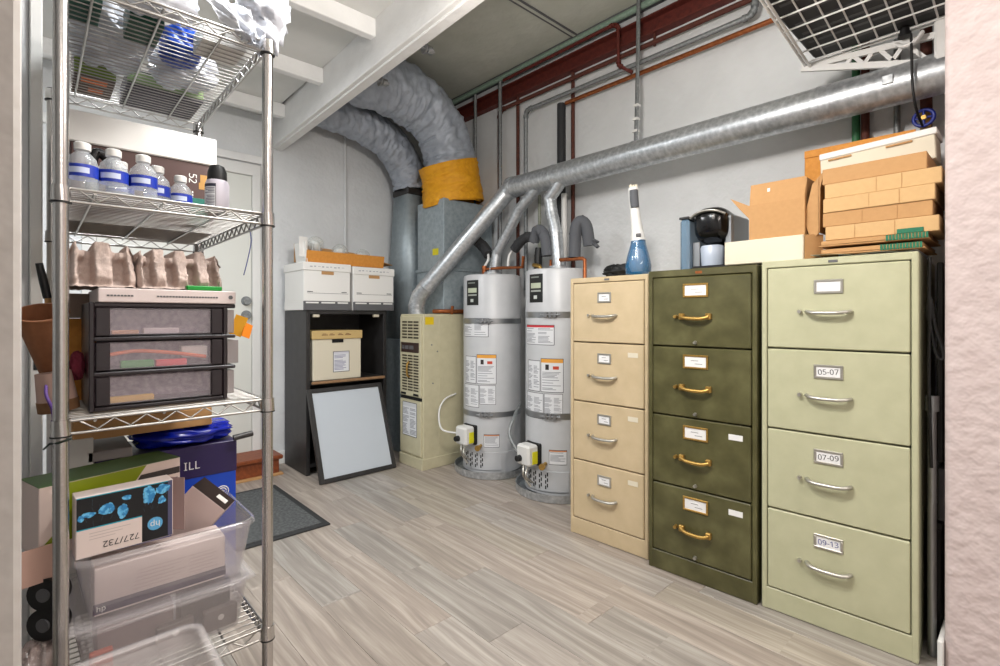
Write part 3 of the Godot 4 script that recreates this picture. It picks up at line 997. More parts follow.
# ---------------------------------------------------------------- furnace with plenum
func furnace_group():
	var t := thing("furnace", "cream upright furnace with louvred front beside the dark cabinet", "furnace", Vector3(2.03, 0, -3.14))
	var st := S()
	var x0 := 2.025
	var z0 := -3.30
	var z1 := -3.0
	bx(st, Vector3(x0 + 0.012, 0.075, z0), Vector3(2.72, 1.125, z1), 0.004)
	bx(st, Vector3(x0, 0.0, z0 - 0.004), Vector3(2.72, 0.08, z1 + 0.004), 0.003)
	part(t, "casing", st, M.furnace)
	st = S()
	bx(st, Vector3(x0 - 0.002, 0.52, z0 + 0.012), Vector3(x0 + 0.014, 1.108, z1 - 0.012), 0.005)
	var ud := part(t, "upper_door", st, M.furnace)
	st = S()
	for row in 6:
		for c in 3:
			bx(st, Vector3(x0 - 0.004, 0.945 + row * 0.023, z0 + 0.045 + c * 0.076), Vector3(x0 + 0.0, 0.957 + row * 0.023, z0 + 0.108 + c * 0.076), 0.0)
	for row in 13:
		for c in 3:
			bx(st, Vector3(x0 - 0.004, 0.56 + row * 0.021, z0 + 0.045 + c * 0.076), Vector3(x0 + 0.0, 0.571 + row * 0.021, z0 + 0.108 + c * 0.076), 0.0)
	part(ud, "louvre_shade", st, flat(Color(0.22, 0.19, 0.13), 0.7))  # dark bars paint the shade inside the louvre openings
	st = S()
	bx(st, Vector3(x0 - 0.006, 0.842, z0 + 0.032), Vector3(x0, 0.915, z1 - 0.036), 0.003)
	var br := part(ud, "name_plate", st, flat(Color(0.20, 0.13, 0.12), 0.4))
	st = S()
	for q in [[0.05, 0.075], [0.085, 0.135], [0.145, 0.20]]:
		bx(st, Vector3(x0 - 0.007, 0.865, z0 + q[0]), Vector3(x0 - 0.005, 0.893, z0 + q[1]), 0.0)
	part(br, "plate_marks", st, M.grey_card)
	st = S()
	tube(st, curve([Vector3(x0 - 0.003, 0.77, -3.165), Vector3(x0 - 0.02, 0.75, -3.163), Vector3(x0 - 0.02, 0.68, -3.163), Vector3(x0 - 0.003, 0.66, -3.165)], 4), 0.008, 7)
	part(ud, "pull", st, M.brass)
	st = S()
	bx(st, Vector3(x0 + 0.004, 0.495, z0 + 0.014), Vector3(x0 + 0.02, 0.515, z1 - 0.014), 0.0)
	for s in [0, 1]:
		bx(st, Vector3(x0 - 0.005, 0.528, z0 + 0.03 + s * 0.165), Vector3(x0, 0.543, z0 + 0.095 + s * 0.165), 0.0)
	part(t, "gap_shade", st, M.void)  # dark strips paint the shade in the gap and slots between the doors
	st = S()
	bx(st, Vector3(x0 - 0.002, 0.095, z0 + 0.012), Vector3(x0 + 0.014, 0.492, z1 - 0.012), 0.005)
	var ld := part(t, "lower_door", st, M.furnace)
	st = S()
	card(st, Vector3(x0 - 0.003, 0.35, -3.155), Vector3(0, 0, 0.19), Vector3(0, 0.25, 0), 0.001)
	part(ld, "wiring_notice", st, notice(96, 128, Color(0.8, 0.81, 0.82), 14, 2))
	st = S()
	card(st, Vector3(x0 + 0.065, 1.075, z1 + 0.0005), Vector3(0.075, 0, 0), Vector3(0, 0.055, 0), 0.001)
	part(t, "yellow_sticker", st, flat(Color(0.86, 0.74, 0.06), 0.5))
	for p in [Vector3(2.12, 0.62, 0), Vector3(2.16, 0.85, 0), Vector3(2.11, 0.9, 0)]:
		st = S()
		cyl(st, Vector3(p.x, p.y, z1), Vector3(p.x, p.y, z1 + 0.003), 0.006, 0.006, 8)
		part(t, "screw", st, M.grey_pipe)
	st = S()
	bx(st, Vector3(2.18, 0.1, z1 - 0.001), Vector3(2.186, 1.10, z1 + 0.0015), 0.0)
	part(t, "panel_seam", st, M.furnace)
	# sheet-metal plenum
	var p := thing("air_plenum", "dull galvanized air plenum box on top of the furnace", "duct", Vector3(2.46, 1.125, -3.19))
	st = S()
	bx(st, Vector3(2.235, 1.126, -3.38), Vector3(2.72, 1.455, -3.022), 0.003)
	part(p, "lower_box", st, M.galv_dull)
	st = S()
	bx(st, Vector3(2.225, 1.452, -3.39), Vector3(2.725, 1.475, -3.012), 0.004)
	bx(st, Vector3(2.237, 1.475, -3.375), Vector3(2.718, 1.995, -3.02), 0.003)
	bx(st, Vector3(2.231, 1.475, -3.03), Vector3(2.247, 1.995, -3.016), 0.002)
	part(p, "upper_box", st, M.galv_dull)
	st = S()
	card(st, Vector3(2.2365, 1.60, -3.13), Vector3(0, 0, 0.075), Vector3(0, 0.05, 0), 0.001)
	part(p, "yellow_sticker", st, flat(Color(0.84, 0.79, 0.08), 0.5))
	# copper line set on the furnace top
	st = S()
	tube(st, curve([Vector3(2.19, 1.145, -3.09), Vector3(2.215, 1.145, -3.03), Vector3(2.28, 1.145, -3.0), Vector3(2.5, 1.145, -3.0), Vector3(2.66, 1.145, -3.0)], 5), 0.016, 8)
	tube(st, [Vector3(2.29, 1.125, -3.0), Vector3(2.29, 1.185, -2.985)], 0.012, 8)
	solo("copper_pipe", st, M.copper, "copper line lying along the furnace top edge", "pipe")
	# second duct drop behind the furnace
	var q := thing("duct_drop", "blue grey sheet metal duct dropping behind the furnace", "duct", Vector3(2.30, 0.0, -3.62))
	st = S()
	var lo := [Vector3(2.18, 0.9, -3.5), Vector3(2.46, 0.9, -3.5), Vector3(2.46, 0.9, -3.78), Vector3(2.18, 0.9, -3.78)]
	var hi := [Vector3(2.25, 2.16, -3.54), Vector3(2.46, 2.16, -3.54), Vector3(2.46, 2.16, -3.75), Vector3(2.25, 2.16, -3.75)]
	var mid := Vector3(2.33, 1.5, -3.64)
	for i in 4:
		poly(st, [lo[i], lo[(i + 1) % 4], hi[(i + 1) % 4], hi[i]], mid)
	poly(st, hi, mid)
	poly(st, lo, mid)
	bx(st, Vector3(2.17, 0.0, -3.79), Vector3(2.47, 0.92, -3.49), 0.004)
	part(q, "sheet_sleeve", st, M.galv_dull)
	st = S()
	bx(st, Vector3(2.238, 2.12, -3.765), Vector3(2.472, 2.18, -3.525), 0.01)
	part(q, "dark_band", st, M.charcoal)

# ---------------------------------------------------------------- ducts
func wrinkled(st: SurfaceTool, pts: Array, r: float, seed_: int, amp: float, n := 40, rate := 9.0):
	var p := curve(pts, 18)
	var f := noise_of(seed_, 1.0, FastNoiseLite.TYPE_SIMPLEX_SMOOTH, 3)
	var frames := []
	var u := Vector3.ZERO
	var s := 0.0
	for i in p.size():
		var d: Vector3 = (p[mini(i + 1, p.size() - 1)] - p[maxi(i - 1, 0)]).normalized()
		if i == 0:
			u = side_of(d)
		else:
			u = (u - d * u.dot(d)).normalized()
			s += p[i].distance_to(p[i - 1])
		frames.append([p[i], u, d.cross(u), s])
	sheet(st, n, p.size() - 1, func(a: float, b: float):
		var k := clampi(roundi(b * (p.size() - 1)), 0, p.size() - 1)
		var fr: Array = frames[k]
		var t: float = a * TAU
		var w := f.get_noise_3d(cos(t) * 1.6, sin(t) * 1.6, fr[3] * rate)
		var crease := -absf(f.get_noise_3d(cos(t) * 1.1 + 7.0, sin(t) * 1.1, fr[3] * rate * 1.4 + 3.0))
		var rr := r * (1.0 + amp * (w * 0.5 + crease * 0.9))
		return fr[0] + (fr[1] * cos(t) + fr[2] * sin(t)) * rr, true)

func ducts():
	# flexible ducts
	var t := thing("flexible_duct", "large grey insulated flexible duct with a yellow wrapped end above the furnace", "duct", Vector3(2.42, 2.0, -3.2))
	var st := S()
	wrinkled(st, [Vector3(2.43, 2.28, -3.2), Vector3(2.41, 2.40, -3.2), Vector3(2.33, 2.57, -3.2), Vector3(2.17, 2.70, -3.2), Vector3(1.98, 2.765, -3.2), Vector3(1.75, 2.785, -3.2), Vector3(1.39, 2.785, -3.2)], 0.207, 3, 0.22, 56, 6.0)
	part(t, "sleeve", st, M.flex)
	st = S()
	wrinkled(st, [Vector3(2.45, 2.003, -3.2), Vector3(2.445, 2.05, -3.2), Vector3(2.45, 2.10, -3.2), Vector3(2.438, 2.2, -3.2), Vector3(2.405, 2.315, -3.2)], 0.238, 5, 0.12, 40, 7.0)
	part(t, "yellow_wrap", st, M.yellow_wrap, "yellow wrapped duct end")
	for q in [[2.012, 2.075, 0.252, 0.10], [2.07, 2.14, 0.245, 0.16]]:
		st = S()
		wrinkled(st, [Vector3(2.455, q[0], -3.2), Vector3(2.455 - q[3] * 0.05, (q[0] + q[1]) / 2, -3.2), Vector3(2.455 - q[3] * 0.2, q[1], -3.2)], q[2], 6, 0.08, 40, 6.0)
		part(t, "yellow_fold", st, M.yellow_wrap)
	t = thing("flexible_duct", "grey insulated flexible duct curving down behind the yellow wrapped one", "duct", Vector3(2.34, 2.15, -3.64))
	st = S()
	wrinkled(st, [Vector3(2.345, 2.182, -3.64), Vector3(2.33, 2.27, -3.64), Vector3(2.26, 2.41, -3.64), Vector3(2.11, 2.54, -3.63), Vector3(1.93, 2.61, -3.62), Vector3(1.70, 2.65, -3.61), Vector3(1.39, 2.655, -3.6)], 0.15, 8, 0.25, 48, 7.0)
	part(t, "sleeve", st, M.flex)
	# straight galvanized flue along the wall
	t = thing("flue_duct", "long galvanized flue duct running along the wall above the cabinets", "duct", Vector3(2.5, 1.95, -1.2))
	var R := 0.077
	st = S()
	cyl(st, Vector3(2.5, 2.025, -2.20), Vector3(2.5, 2.025, -0.15), R, R, 36)
	for z in [-0.60, -0.64, -1.56, -2.16]:
		cyl(st, Vector3(2.5, 2.025, z - 0.005), Vector3(2.5, 2.025, z + 0.005), R * 1.035, R * 1.035, 36)
	cyl(st, Vector3(2.5, 2.025, -0.65), Vector3(2.5, 2.025, -0.59), R * 1.02, R * 1.02, 36)
	part(t, "main_run", st, M.galv)
	st = S()
	cyl(st, Vector3(2.5, 2.03, -2.56), Vector3(2.5, 2.025, -2.2), R * 0.93, R * 0.97, 32)
	cyl(st, Vector3(2.5, 2.03, -2.58), Vector3(2.5, 2.03, -2.54), R * 0.98, R * 0.98, 32)
	part(t, "reducer", st, M.galv)
	st = S()
	bx(st, Vector3(2.418, 2.01, -0.415), Vector3(2.426, 2.045, -0.38), 0.002)
	part(t, "access_tab", st, M.galv)
	t = thing("flue_pipe", "shiny galvanized flue pipe slanting up from the furnace to the wall duct", "vent pipe", Vector3(2.14, 1.125, -3.18))
	st = S()
	var e0 := Vector3(2.10, 1.126, -3.18)
	var e1 := Vector3(2.10, 1.19, -3.18)
	var e2 := Vector3(2.105, 1.265, -3.145)
	var e3 := Vector3(2.125, 1.325, -3.085)
	var e4 := Vector3(2.485, 2.00, -2.60)
	var e5 := Vector3(2.5, 2.03, -2.55)
	tube(st, [e0, e1, e2, e3], 0.062, 24)
	for e in [[e1, Vector3.UP], [e2, (e3 - e1).normalized()]]:
		cyl(st, e[0] - e[1] * 0.005, e[0] + e[1] * 0.005, 0.066, 0.066, 24)
	part(t, "elbow", st, M.galv)
	st = S()
	cyl(st, e3, e4, 0.06, 0.062, 28)
	var dd := (e4 - e3).normalized()
	cyl(st, e3 - dd * 0.01, e3 + dd * 0.03, 0.0635, 0.0635, 28)
	tube(st, [e4, e4.lerp(e5, 0.7), e5 + Vector3(0, 0.0, 0.03)], 0.066, 24)
	part(t, "straight_run", st, M.galv)
	# hanger strap
	st = S()
	tube(st, [Vector3(2.60, 3.0, -1.60), Vector3(2.56, 2.6, -1.58), Vector3(2.53, 2.25, -1.57), Vector3(2.505, 2.104, -1.56)], 0.0135, 6, 0.4)
	solo("hanger_strap", st, M.grey_pipe, "thin grey strap holding the wall duct from the ceiling", "strap")
	var ht := get_node("hanger_strap")
	for y in [2.32, 2.24, 2.17]:
		st = S()
		plain(st, Vector3(2.53 + (y - 2.25) * 0.08, y, -1.571), Vector3(0.03, 0.014, 0.03))
		part(ht, "tape_band", st, M.white_plastic)

# ---------------------------------------------------------------- pipes on the right wall
func run(called: String, pts: Array, r: float, m: Material, label: String, n := 10):
	var st := S()
	tube(st, pts, r, n)
	for i in range(1, pts.size() - 1):
		var d0: Vector3 = (pts[i] - pts[i - 1]).normalized()
		var d1: Vector3 = (pts[i + 1] - pts[i]).normalized()
		cyl(st, pts[i] - d0 * r * 2.2, pts[i] - d0 * r * 0.9, r * 1.3, r * 1.3, n)
		cyl(st, pts[i] + d1 * r * 0.9, pts[i] + d1 * r * 2.2, r * 1.3, r * 1.3, n)
	solo(called, st, m, label, "pipe", "pipes on the right wall")

func bend(a: Vector3, c: Vector3, b: Vector3, k: float) -> Array:
	var d0 := (a - c).normalized() * k
	var d1 := (b - c).normalized() * k
	return [a, c + d0, c + (d0 + d1) * 0.28, c + d1, b]

func wall_pipes():
	var st := S()
	bx(st, Vector3(2.69, 2.905, -3.88), Vector3(2.752, 2.915, -0.25), 0.001)
	bx(st, Vector3(2.735, 2.80, -3.88), Vector3(2.752, 2.915, -0.25), 0.001)
	bx(st, Vector3(2.69, 2.80, -3.88), Vector3(2.752, 2.81, -0.25), 0.001)
	solo("steel_channel", st, M.red_iron, "dark red steel channel along the top of the right wall", "beam")
	run("pipe", [Vector3(2.66, 2.965, -3.86), Vector3(2.66, 2.965, -0.2)], 0.02, M.green_pipe, "pale green pipe tucked under the ceiling edge")
	run("pipe", [Vector3(2.64, 2.925, -2.80), Vector3(2.64, 2.925, -1.80), Vector3(2.64, 2.90, -1.765), Vector3(2.64, 2.66, -1.765), Vector3(2.675, 2.60, -1.69)], 0.012, M.red_iron, "thin red pipe along the red channel with a drop leg")
	run("pipe", [Vector3(2.694, 1.3, -2.905), Vector3(2.694, 2.71, -2.905), Vector3(2.694, 2.738, -2.88), Vector3(2.694, 2.738, -0.25)], 0.015, M.rust, "brown pipe running level just below the red channel")
	run("pipe", [Vector3(2.664, 1.3, -2.585), Vector3(2.664, 2.61, -2.585), Vector3(2.664, 2.635, -2.56), Vector3(2.664, 2.635, -1.0), Vector3(2.664, 2.66, -0.975), Vector3(2.664, 2.94, -0.975)], 0.015, M.grey_pipe, "grey conduit with an upturned end by the white wire shelf")
	run("pipe", [Vector3(2.696, 2.587, -2.23), Vector3(2.696, 2.587, -0.25)], 0.0135, M.copper, "orange copper pipe, lowest of the level pipes")
	run("pipe", [Vector3(2.69, 1.35, -2.265), Vector3(2.69, 2.59, -2.265)], 0.03, M.rubber, "thick black insulated upright pipe left of the hanger strap")
	run("pipe", [Vector3(2.73, 1.35, -2.195), Vector3(2.73, 2.798, -2.195)], 0.0135, M.rust, "thin brown upright pipe beside the black insulated one")
	run("pipe", [Vector3(2.73, 1.3, -2.735), Vector3(2.73, 2.798, -2.735)], 0.0135, M.rust, "brown upright pipe between two grey ones near the yellow duct")
	run("pipe", [Vector3(2.66, 1.3, -2.86), Vector3(2.66, 2.94, -2.86)], 0.0145, M.grey_pipe, "grey upright pipe rising past the red channel")
	run("pipe", [Vector3(2.668, 1.3, -3.17), Vector3(2.668, 2.94, -3.17)], 0.013, M.grey_pipe, "grey upright pipe next to the yellow wrapped duct")
	run("pipe", [Vector3(2.72, 1.3, -2.50), Vector3(2.72, 2.0, -2.50)], 0.012, M.pale_pipe, "pale upright pipe behind the first heater vent")
	run("pipe", [Vector3(2.72, 2.73, -1.565), Vector3(2.72, 2.80, -1.565)], 0.009, M.rust, "short brown stub hanging from the red channel")
	run("pipe", [Vector3(2.715, 1.4, -0.560), Vector3(2.715, 2.35, -0.560)], 0.016, flat(Color(0.18, 0.42, 0.26), 0.5), "bright green upright pipe behind the stacked cartons")
	run("pipe", [Vector3(2.715, 1.4, -0.525), Vector3(2.715, 2.35, -0.525)], 0.016, M.rust, "brown upright pipe beside the bright green one")
	run("pipe", [Vector3(2.715, 1.4, -0.413), Vector3(2.715, 2.3, -0.413)], 0.012, M.grey_pipe, "grey upright pipe behind the white carton")
	run("pipe", [Vector3(2.70, 1.4, -0.315), Vector3(2.70, 2.3, -0.315)], 0.02, M.rust, "brown upright pipe behind the blue valve wheel")
	run("pipe", [Vector3(2.66, 1.35, -2.215), Vector3(2.66, 1.95, -2.215)], 0.02, M.white_plastic, "white upright pipe right of the black insulated one")
	# blue valve wheel
	var t := thing("valve", "small blue valve hand wheel at the far right above the cartons", "valve", Vector3(2.62, 1.90, -0.312))
	st = S()
	var B := Basis(Vector3.BACK, PI / 2)
	var pts := []
	for i in 17:
		var a := TAU * i / 16.0
		pts.append(Vector3(2.61, 1.905 + 0.032 * sin(a), -0.312 + 0.032 * cos(a)))
	tube(st, pts, 0.007, 8)
	for i in 4:
		var a := PI * i / 2.0
		tube(st, [Vector3(2.61, 1.905, -0.312), Vector3(2.61, 1.905 + 0.032 * sin(a), -0.312 + 0.032 * cos(a))], 0.005, 6)
	part(t, "wheel", st, flat(Color(0.10, 0.16, 0.50), 0.4))
	st = S()
	cyl(st, Vector3(2.60, 1.905, -0.312), Vector3(2.69, 1.905, -0.312), 0.009, 0.012, 10)
	cyl(st, Vector3(2.65, 1.87, -0.312), Vector3(2.65, 1.94, -0.312), 0.018, 0.018, 10)
	part(t, "stem", st, M.brass)

# ---------------------------------------------------------------- dark cabinet at the back wall
func back_cabinet():
	var x0 := 1.372
	var x1 := 2.0
	var zf := -3.446
	var zb := -3.85
	var h := 1.151
	var t := thing("open_cabinet", "dark grey open cabinet with one shelf against the back wall", "cabinet", Vector3(1.69, 0, -3.65))
	var st := S()
	bx(st, Vector3(x0, 0, zb), Vector3(x0 + 0.028, h, zf), 0.002)
	part(t, "side_panel", st, M.charcoal)
	st = S()
	bx(st, Vector3(x1 - 0.028, 0, zb), Vector3(x1, h, zf), 0.002)
	part(t, "side_panel", st, M.charcoal)
	st = S()
	bx(st, Vector3(x0 + 0.026, h - 0.028, zb), Vector3(x1 - 0.026, h, zf + 0.001), 0.002)
	part(t, "top_panel", st, M.charcoal)
	st = S()
	bx(st, Vector3(x0 + 0.026, 0.02, zb), Vector3(x1 - 0.026, h - 0.03, zb + 0.01), 0.0)
	part(t, "back_panel", st, M.charcoal)
	st = S()
	bx(st, Vector3(x0 + 0.028, 0.625, zb + 0.01), Vector3(x1 - 0.028, 0.650, zf + 0.012), 0.002)
	var sh := part(t, "shelf", st, M.charcoal)
	st = S()
	bx(st, Vector3(x0 + 0.03, 0.632, zf + 0.011), Vector3(x1 - 0.03, 0.652, zf + 0.03), 0.004)
	part(sh, "wood_lip", st, tri_tex(flat(Color.WHITE, 0.5), mottle(Color(0.50, 0.38, 0.27), Color(0.62, 0.49, 0.36), 71, 0.02), 4.0))
	st = S()
	bx(st, Vector3(x0 + 0.028, 0.05, zb + 0.01), Vector3(x1 - 0.028, 0.075, zf - 0.01), 0.002)
	part(t, "shelf", st, M.charcoal)
	for x in [x0 + 0.075, x1 - 0.085]:
		st = S()
		bx(st, Vector3(x - 0.024, h - 0.05, zf - 0.03), Vector3(x + 0.024, h - 0.028, zf - 0.002), 0.006)
		part(t, "catch", st, M.cream_card)
	# leaning framed panel
	t = thing("framed_panel", "dark framed frosted white panel leaning on the dark cabinet", "panel", Vector3(1.65, 0, -3.2))
	var a := Vector3(1.366, 0.0, -3.205)
	var lean := Vector3(0, 0.605, -0.225).normalized()
	var out := Vector3(1, 0, 0).cross(lean)
	var B := Basis(Vector3(1, 0, 0), lean, out)
	var w := 0.568
	var hh := 0.64
	var c := a + Vector3(w / 2, 0, 0) + lean * hh / 2 + out * 0.002
	var e := 0.03
	for s in [-1, 1]:
		st = S()
		cbox(st, c + B * Vector3(s * (w / 2 - e / 2), 0, 0), Vector3(e, hh, 0.03), 0.003, B)
		part(t, "frame_rail", st, M.charcoal)
		st = S()
		cbox(st, c + B * Vector3(0, s * (hh / 2 - e / 2), 0), Vector3(w - 2 * e + 0.002, e, 0.03), 0.003, B)
		part(t, "frame_rail", st, M.charcoal)
	st = S()
	cbox(st, c, Vector3(w - 2 * e + 0.004, hh - 2 * e + 0.004, 0.012), 0.001, B)
	part(t, "frosted_sheet", st, M.frost)
	# storage boxes on top
	storage_box(Vector3(1.345, 1.151, -3.80), Vector3(1.698, 1.485, -3.43), "white lidded storage box with grey base, left one on the dark cabinet")
	storage_box(Vector3(1.708, 1.151, -3.79), Vector3(2.055, 1.475, -3.42), "white lidded storage box with grey base, right one near the furnace")
	# box on the shelf
	t = thing("storage_box", "white file box with a yellowed lid on the cabinet shelf", "box", Vector3(1.6, 0.652, -3.6))
	st = S()
	bx(st, Vector3(1.42, 0.652, -3.80), Vector3(1.785, 0.955, -3.45), 0.004)
	part(t, "body", st, M.cream_card)
	st = S()
	bx(st, Vector3(1.412, 0.945, -3.81), Vector3(1.793, 1.005, -3.44), 0.004)
	part(t, "lid", st, flat(Color(0.77, 0.66, 0.44), 0.7))
	st = S()
	for q in [[1.48, 1.525], [1.535, 1.575], [1.60, 1.64], [1.655, 1.70]]:
		bx(st, Vector3(q[0], 0.972, -3.4405), Vector3(q[1], 0.978, -3.4395), 0.0)
		bx(st, Vector3(q[0] + 0.006, 0.981, -3.4405), Vector3(q[1] - 0.012, 0.985, -3.4395), 0.0)
	part(t, "pencil_note", st, M.kraft_dark)
	st = S()
	bx(st, Vector3(1.56, 0.918, -3.452), Vector3(1.645, 0.943, -3.447), 0.0)
	part(t, "hand_hole", st, M.void)  # dark patch paints the unlit inside of the hole
	st = S()
	card(st, Vector3(1.63, 0.78, -3.4495), Vector3(0.125, 0, 0), Vector3(0, 0.15, 0), 0.0008)
	part(t, "printed_label", st, notice(64, 80, Color(0.80, 0.80, 0.84), 18, 1, false, Color(0.45, 0.45, 0.6)))
	# tray with glass globes
	t = thing("cardboard_tray", "open orange cardboard tray lying on the two white storage boxes", "tray", Vector3(1.67, 1.485, -3.62))
	st = S()
	var tz0 := -3.74
	var tz1 := -3.50
	bx(st, Vector3(1.40, 1.486, tz0), Vector3(2.0, 1.49, tz1), 0.0)
	part(t, "bottom", st, M.orange_kraft)
	st = S()
	cbox(st, Vector3(1.70, 1.53, tz1), Vector3(0.61, 0.09, 0.005), 0.0, Basis(Vector3.RIGHT, 0.2))
	part(t, "front_wall", st, M.orange_kraft)
	st = S()
	cbox(st, Vector3(1.66, 1.56, tz0), Vector3(0.52, 0.14, 0.005), 0.0, Basis(Vector3.RIGHT, -0.15) * Basis(Vector3.BACK, -0.06))
	part(t, "back_wall", st, M.kraft)
	st = S()
	cbox(st, Vector3(1.395, 1.56, -3.60), Vector3(0.005, 0.15, 0.20), 0.0, Basis(Vector3.BACK, 0.1))
	cbox(st, Vector3(1.385, 1.60, -3.53), Vector3(0.065, 0.14, 0.004), 0.0, Basis(Vector3.UP, 0.2))
	part(t, "end_flap", st, M.white_card)
	st = S()
	cbox(st, Vector3(2.03, 1.525, -3.60), Vector3(0.11, 0.004, 0.2), 0.0, Basis(Vector3.BACK, -0.2))
	part(t, "end_flap", st, M.kraft)
	var tell := ["clear glass globe with white fitting, left of three in the tray", "clear glass globe with white fitting, middle of three in the tray", "clear glass globe with white fitting, right of three in the tray"]
	var gx := [1.51, 1.70, 1.885]
	var gy := [1.635, 1.595, 1.575]
	for i in 3:
		var g := Vector3(gx[i], gy[i], -3.62)
		var o := thing("glass_globe", tell[i], "globe", Vector3(g.x, 1.49, g.z), "glass globes in the cardboard tray")
		st = S()
		var prof := []
		for k in 13:
			var q := -PI / 2 + PI * k / 12.0
			prof.append(Vector2(maxf(0.0, 0.062 * cos(q)), 0.062 * sin(q)))
		lathe(st, prof, g, 20)
		part(o, "globe", st, clear_plastic(Color(0.86, 0.88, 0.86), 0.30, 0.1))
		st = S()
		lathe(st, [Vector2(0.0, -0.03), Vector2(0.036, -0.03), Vector2(0.042, 0.01), Vector2(0.03, 0.028), Vector2(0, 0.03)], g + Vector3(-0.006, -0.004, 0), 14)
		tube(st, [g + Vector3(0.02, -0.01, 0.03), g + Vector3(0.012, -0.075, 0.035)], 0.006, 6)
		tube(st, [g + Vector3(-0.03, 0.0, 0.03), g + Vector3(-0.04, -0.07, 0.03)], 0.008, 6)
		cyl(st, g + Vector3(0, -0.03, 0), Vector3(g.x, 1.49, g.z), 0.028, 0.034, 12)
		part(o, "fitting", st, M.white_plastic)

func storage_box(a: Vector3, b: Vector3, label: String):
	var t := thing("storage_box", label, "box", Vector3((a.x + b.x) / 2, a.y, (a.z + b.z) / 2), "storage boxes on the dark cabinet")
	var st := S()
	bx(st, a + Vector3(0.006, 0.062, 0.006), b - Vector3(0.006, 0.012, 0.006), 0.003)
	part(t, "body", st, M.white_card)
	st = S()
	bx(st, a + Vector3(0.008, 0, 0.05), Vector3(b.x - 0.004, a.y + 0.064, b.z - 0.0045), 0.002)
	part(t, "printed_base_band", st, M.grey_card, "grey printed band")
	st = S()
	bx(st, a + Vector3(0.006, 0, 0.0), Vector3(b.x - 0.012, a.y + 0.063, b.z - 0.02), 0.002)
	part(t, "body_base", st, M.white_card)
	st = S()
	bx(st, Vector3(a.x, b.y - 0.058, a.z), Vector3(b.x, b.y, b.z), 0.004)
	part(t, "lid", st, M.white_card)
	var cx := (a.x + b.x) / 2
	st = S()
	bx(st, Vector3(cx - 0.045, b.y - 0.082, b.z - 0.0075), Vector3(cx + 0.045, b.y - 0.0585, b.z - 0.0045), 0.0)
	part(t, "hand_hole", st, M.kraft)
	st = S()
	bx(st, Vector3(a.x + 0.03, a.y + 0.118, b.z - 0.0065), Vector3(b.x - 0.02, a.y + 0.1205, b.z - 0.0052), 0.0)
	for q in [[0.03, 0.07], [0.28, 0.32]]:
		bx(st, Vector3(a.x + q[0], a.y + 0.126, b.z - 0.0065), Vector3(a.x + q[1], a.y + 0.132, b.z - 0.0052), 0.0)
	part(t, "printed_rule", st, M.grey_card)
	st = S()
	for q in [[0.02, 0.11], [0.13, 0.23], [0.25, 0.33]]:
		bx(st, Vector3(a.x + q[0], a.y + 0.048, b.z - 0.005), Vector3(a.x + q[1], a.y + 0.058, b.z - 0.0035), 0.0)
	part(t, "printed_words", st, M.white_card)
	st = S()
	for k in 9:
		var px := cx - 0.13 + k * 0.029
		bx(st, Vector3(px, b.y - 0.034 + 0.002 * (k % 3), b.z - 0.0005), Vector3(px + 0.019 - 0.004 * (k % 2), b.y - 0.026 + 0.002 * (k % 2), b.z + 0.0004), 0.0)
	part(t, "faint_stamp", st, flat(Color(0.66, 0.66, 0.68), 0.6))

# ---------------------------------------------------------------- wire rack
const RX0 := 0.037
const RX1 := 0.428
const RZ0 := -1.32
const RZ1 := -2.05

func rack():
	var t := thing("wire_rack", "chrome wire shelving rack with four shelves in the left foreground", "rack", Vector3(0.23, 0, -1.68))
	for p in [Vector2(RX0, RZ0), Vector2(RX1, RZ0), Vector2(RX0, RZ1), Vector2(RX1, RZ1)]:
		var st := S()
		var top := 1.842 if p.y == RZ0 else 1.80
		cyl(st, Vector3(p.x, 0.02, p.y), Vector3(p.x, top, p.y), 0.0127, 0.0127, 20)
		cyl(st, Vector3(p.x, 0.0, p.y), Vector3(p.x, 0.03, p.y), 0.016, 0.012, 16)
		for i in 33:
			var y := 0.06 + i * 0.0508
			cyl(st, Vector3(p.x, y, p.y), Vector3(p.x, y + 0.0016, p.y), 0.01295, 0.01295, 20)
		var post := part(t, "post", st, M.chrome)
		st = S()
		cyl(st, Vector3(p.x, top - 0.002, p.y), Vector3(p.x, top + 0.004, p.y), 0.0135, 0.012, 20)
		part(post, "cap", st, M.black)
		for y in [1.785, 1.353, 0.888, 0.316]:
			st = S()
			cyl(st, Vector3(p.x, y - 0.016, p.y), Vector3(p.x, y + 0.016, p.y), 0.0165, 0.0155, 20)
			part(post, "collar", st, M.chrome)
			st = S()
			cyl(st, Vector3(p.x, y - 0.0185, p.y), Vector3(p.x, y - 0.0155, p.y), 0.0172, 0.0172, 20)
			part(post, "ring", st, M.black)
	for y in [1.798, 1.366, 0.90, 0.328]:
		shelf(t, y)
	# zip tie on the left post
	var z := S()
	tube(z, [Vector3(RX0 - 0.016, 0.858, RZ0 - 0.006), Vector3(RX0 - 0.004, 0.861, RZ0 + 0.014), Vector3(RX0 + 0.016, 0.866, RZ0 + 0.008)], 0.0025, 6)
	tube(z, [Vector3(RX0 - 0.016, 0.858, RZ0 - 0.006), Vector3(RX0 - 0.026, 0.848, RZ0 - 0.004)], 0.002, 5)
	part(t, "zip_tie", z, flat(Color(0.06, 0.13, 0.10), 0.5))

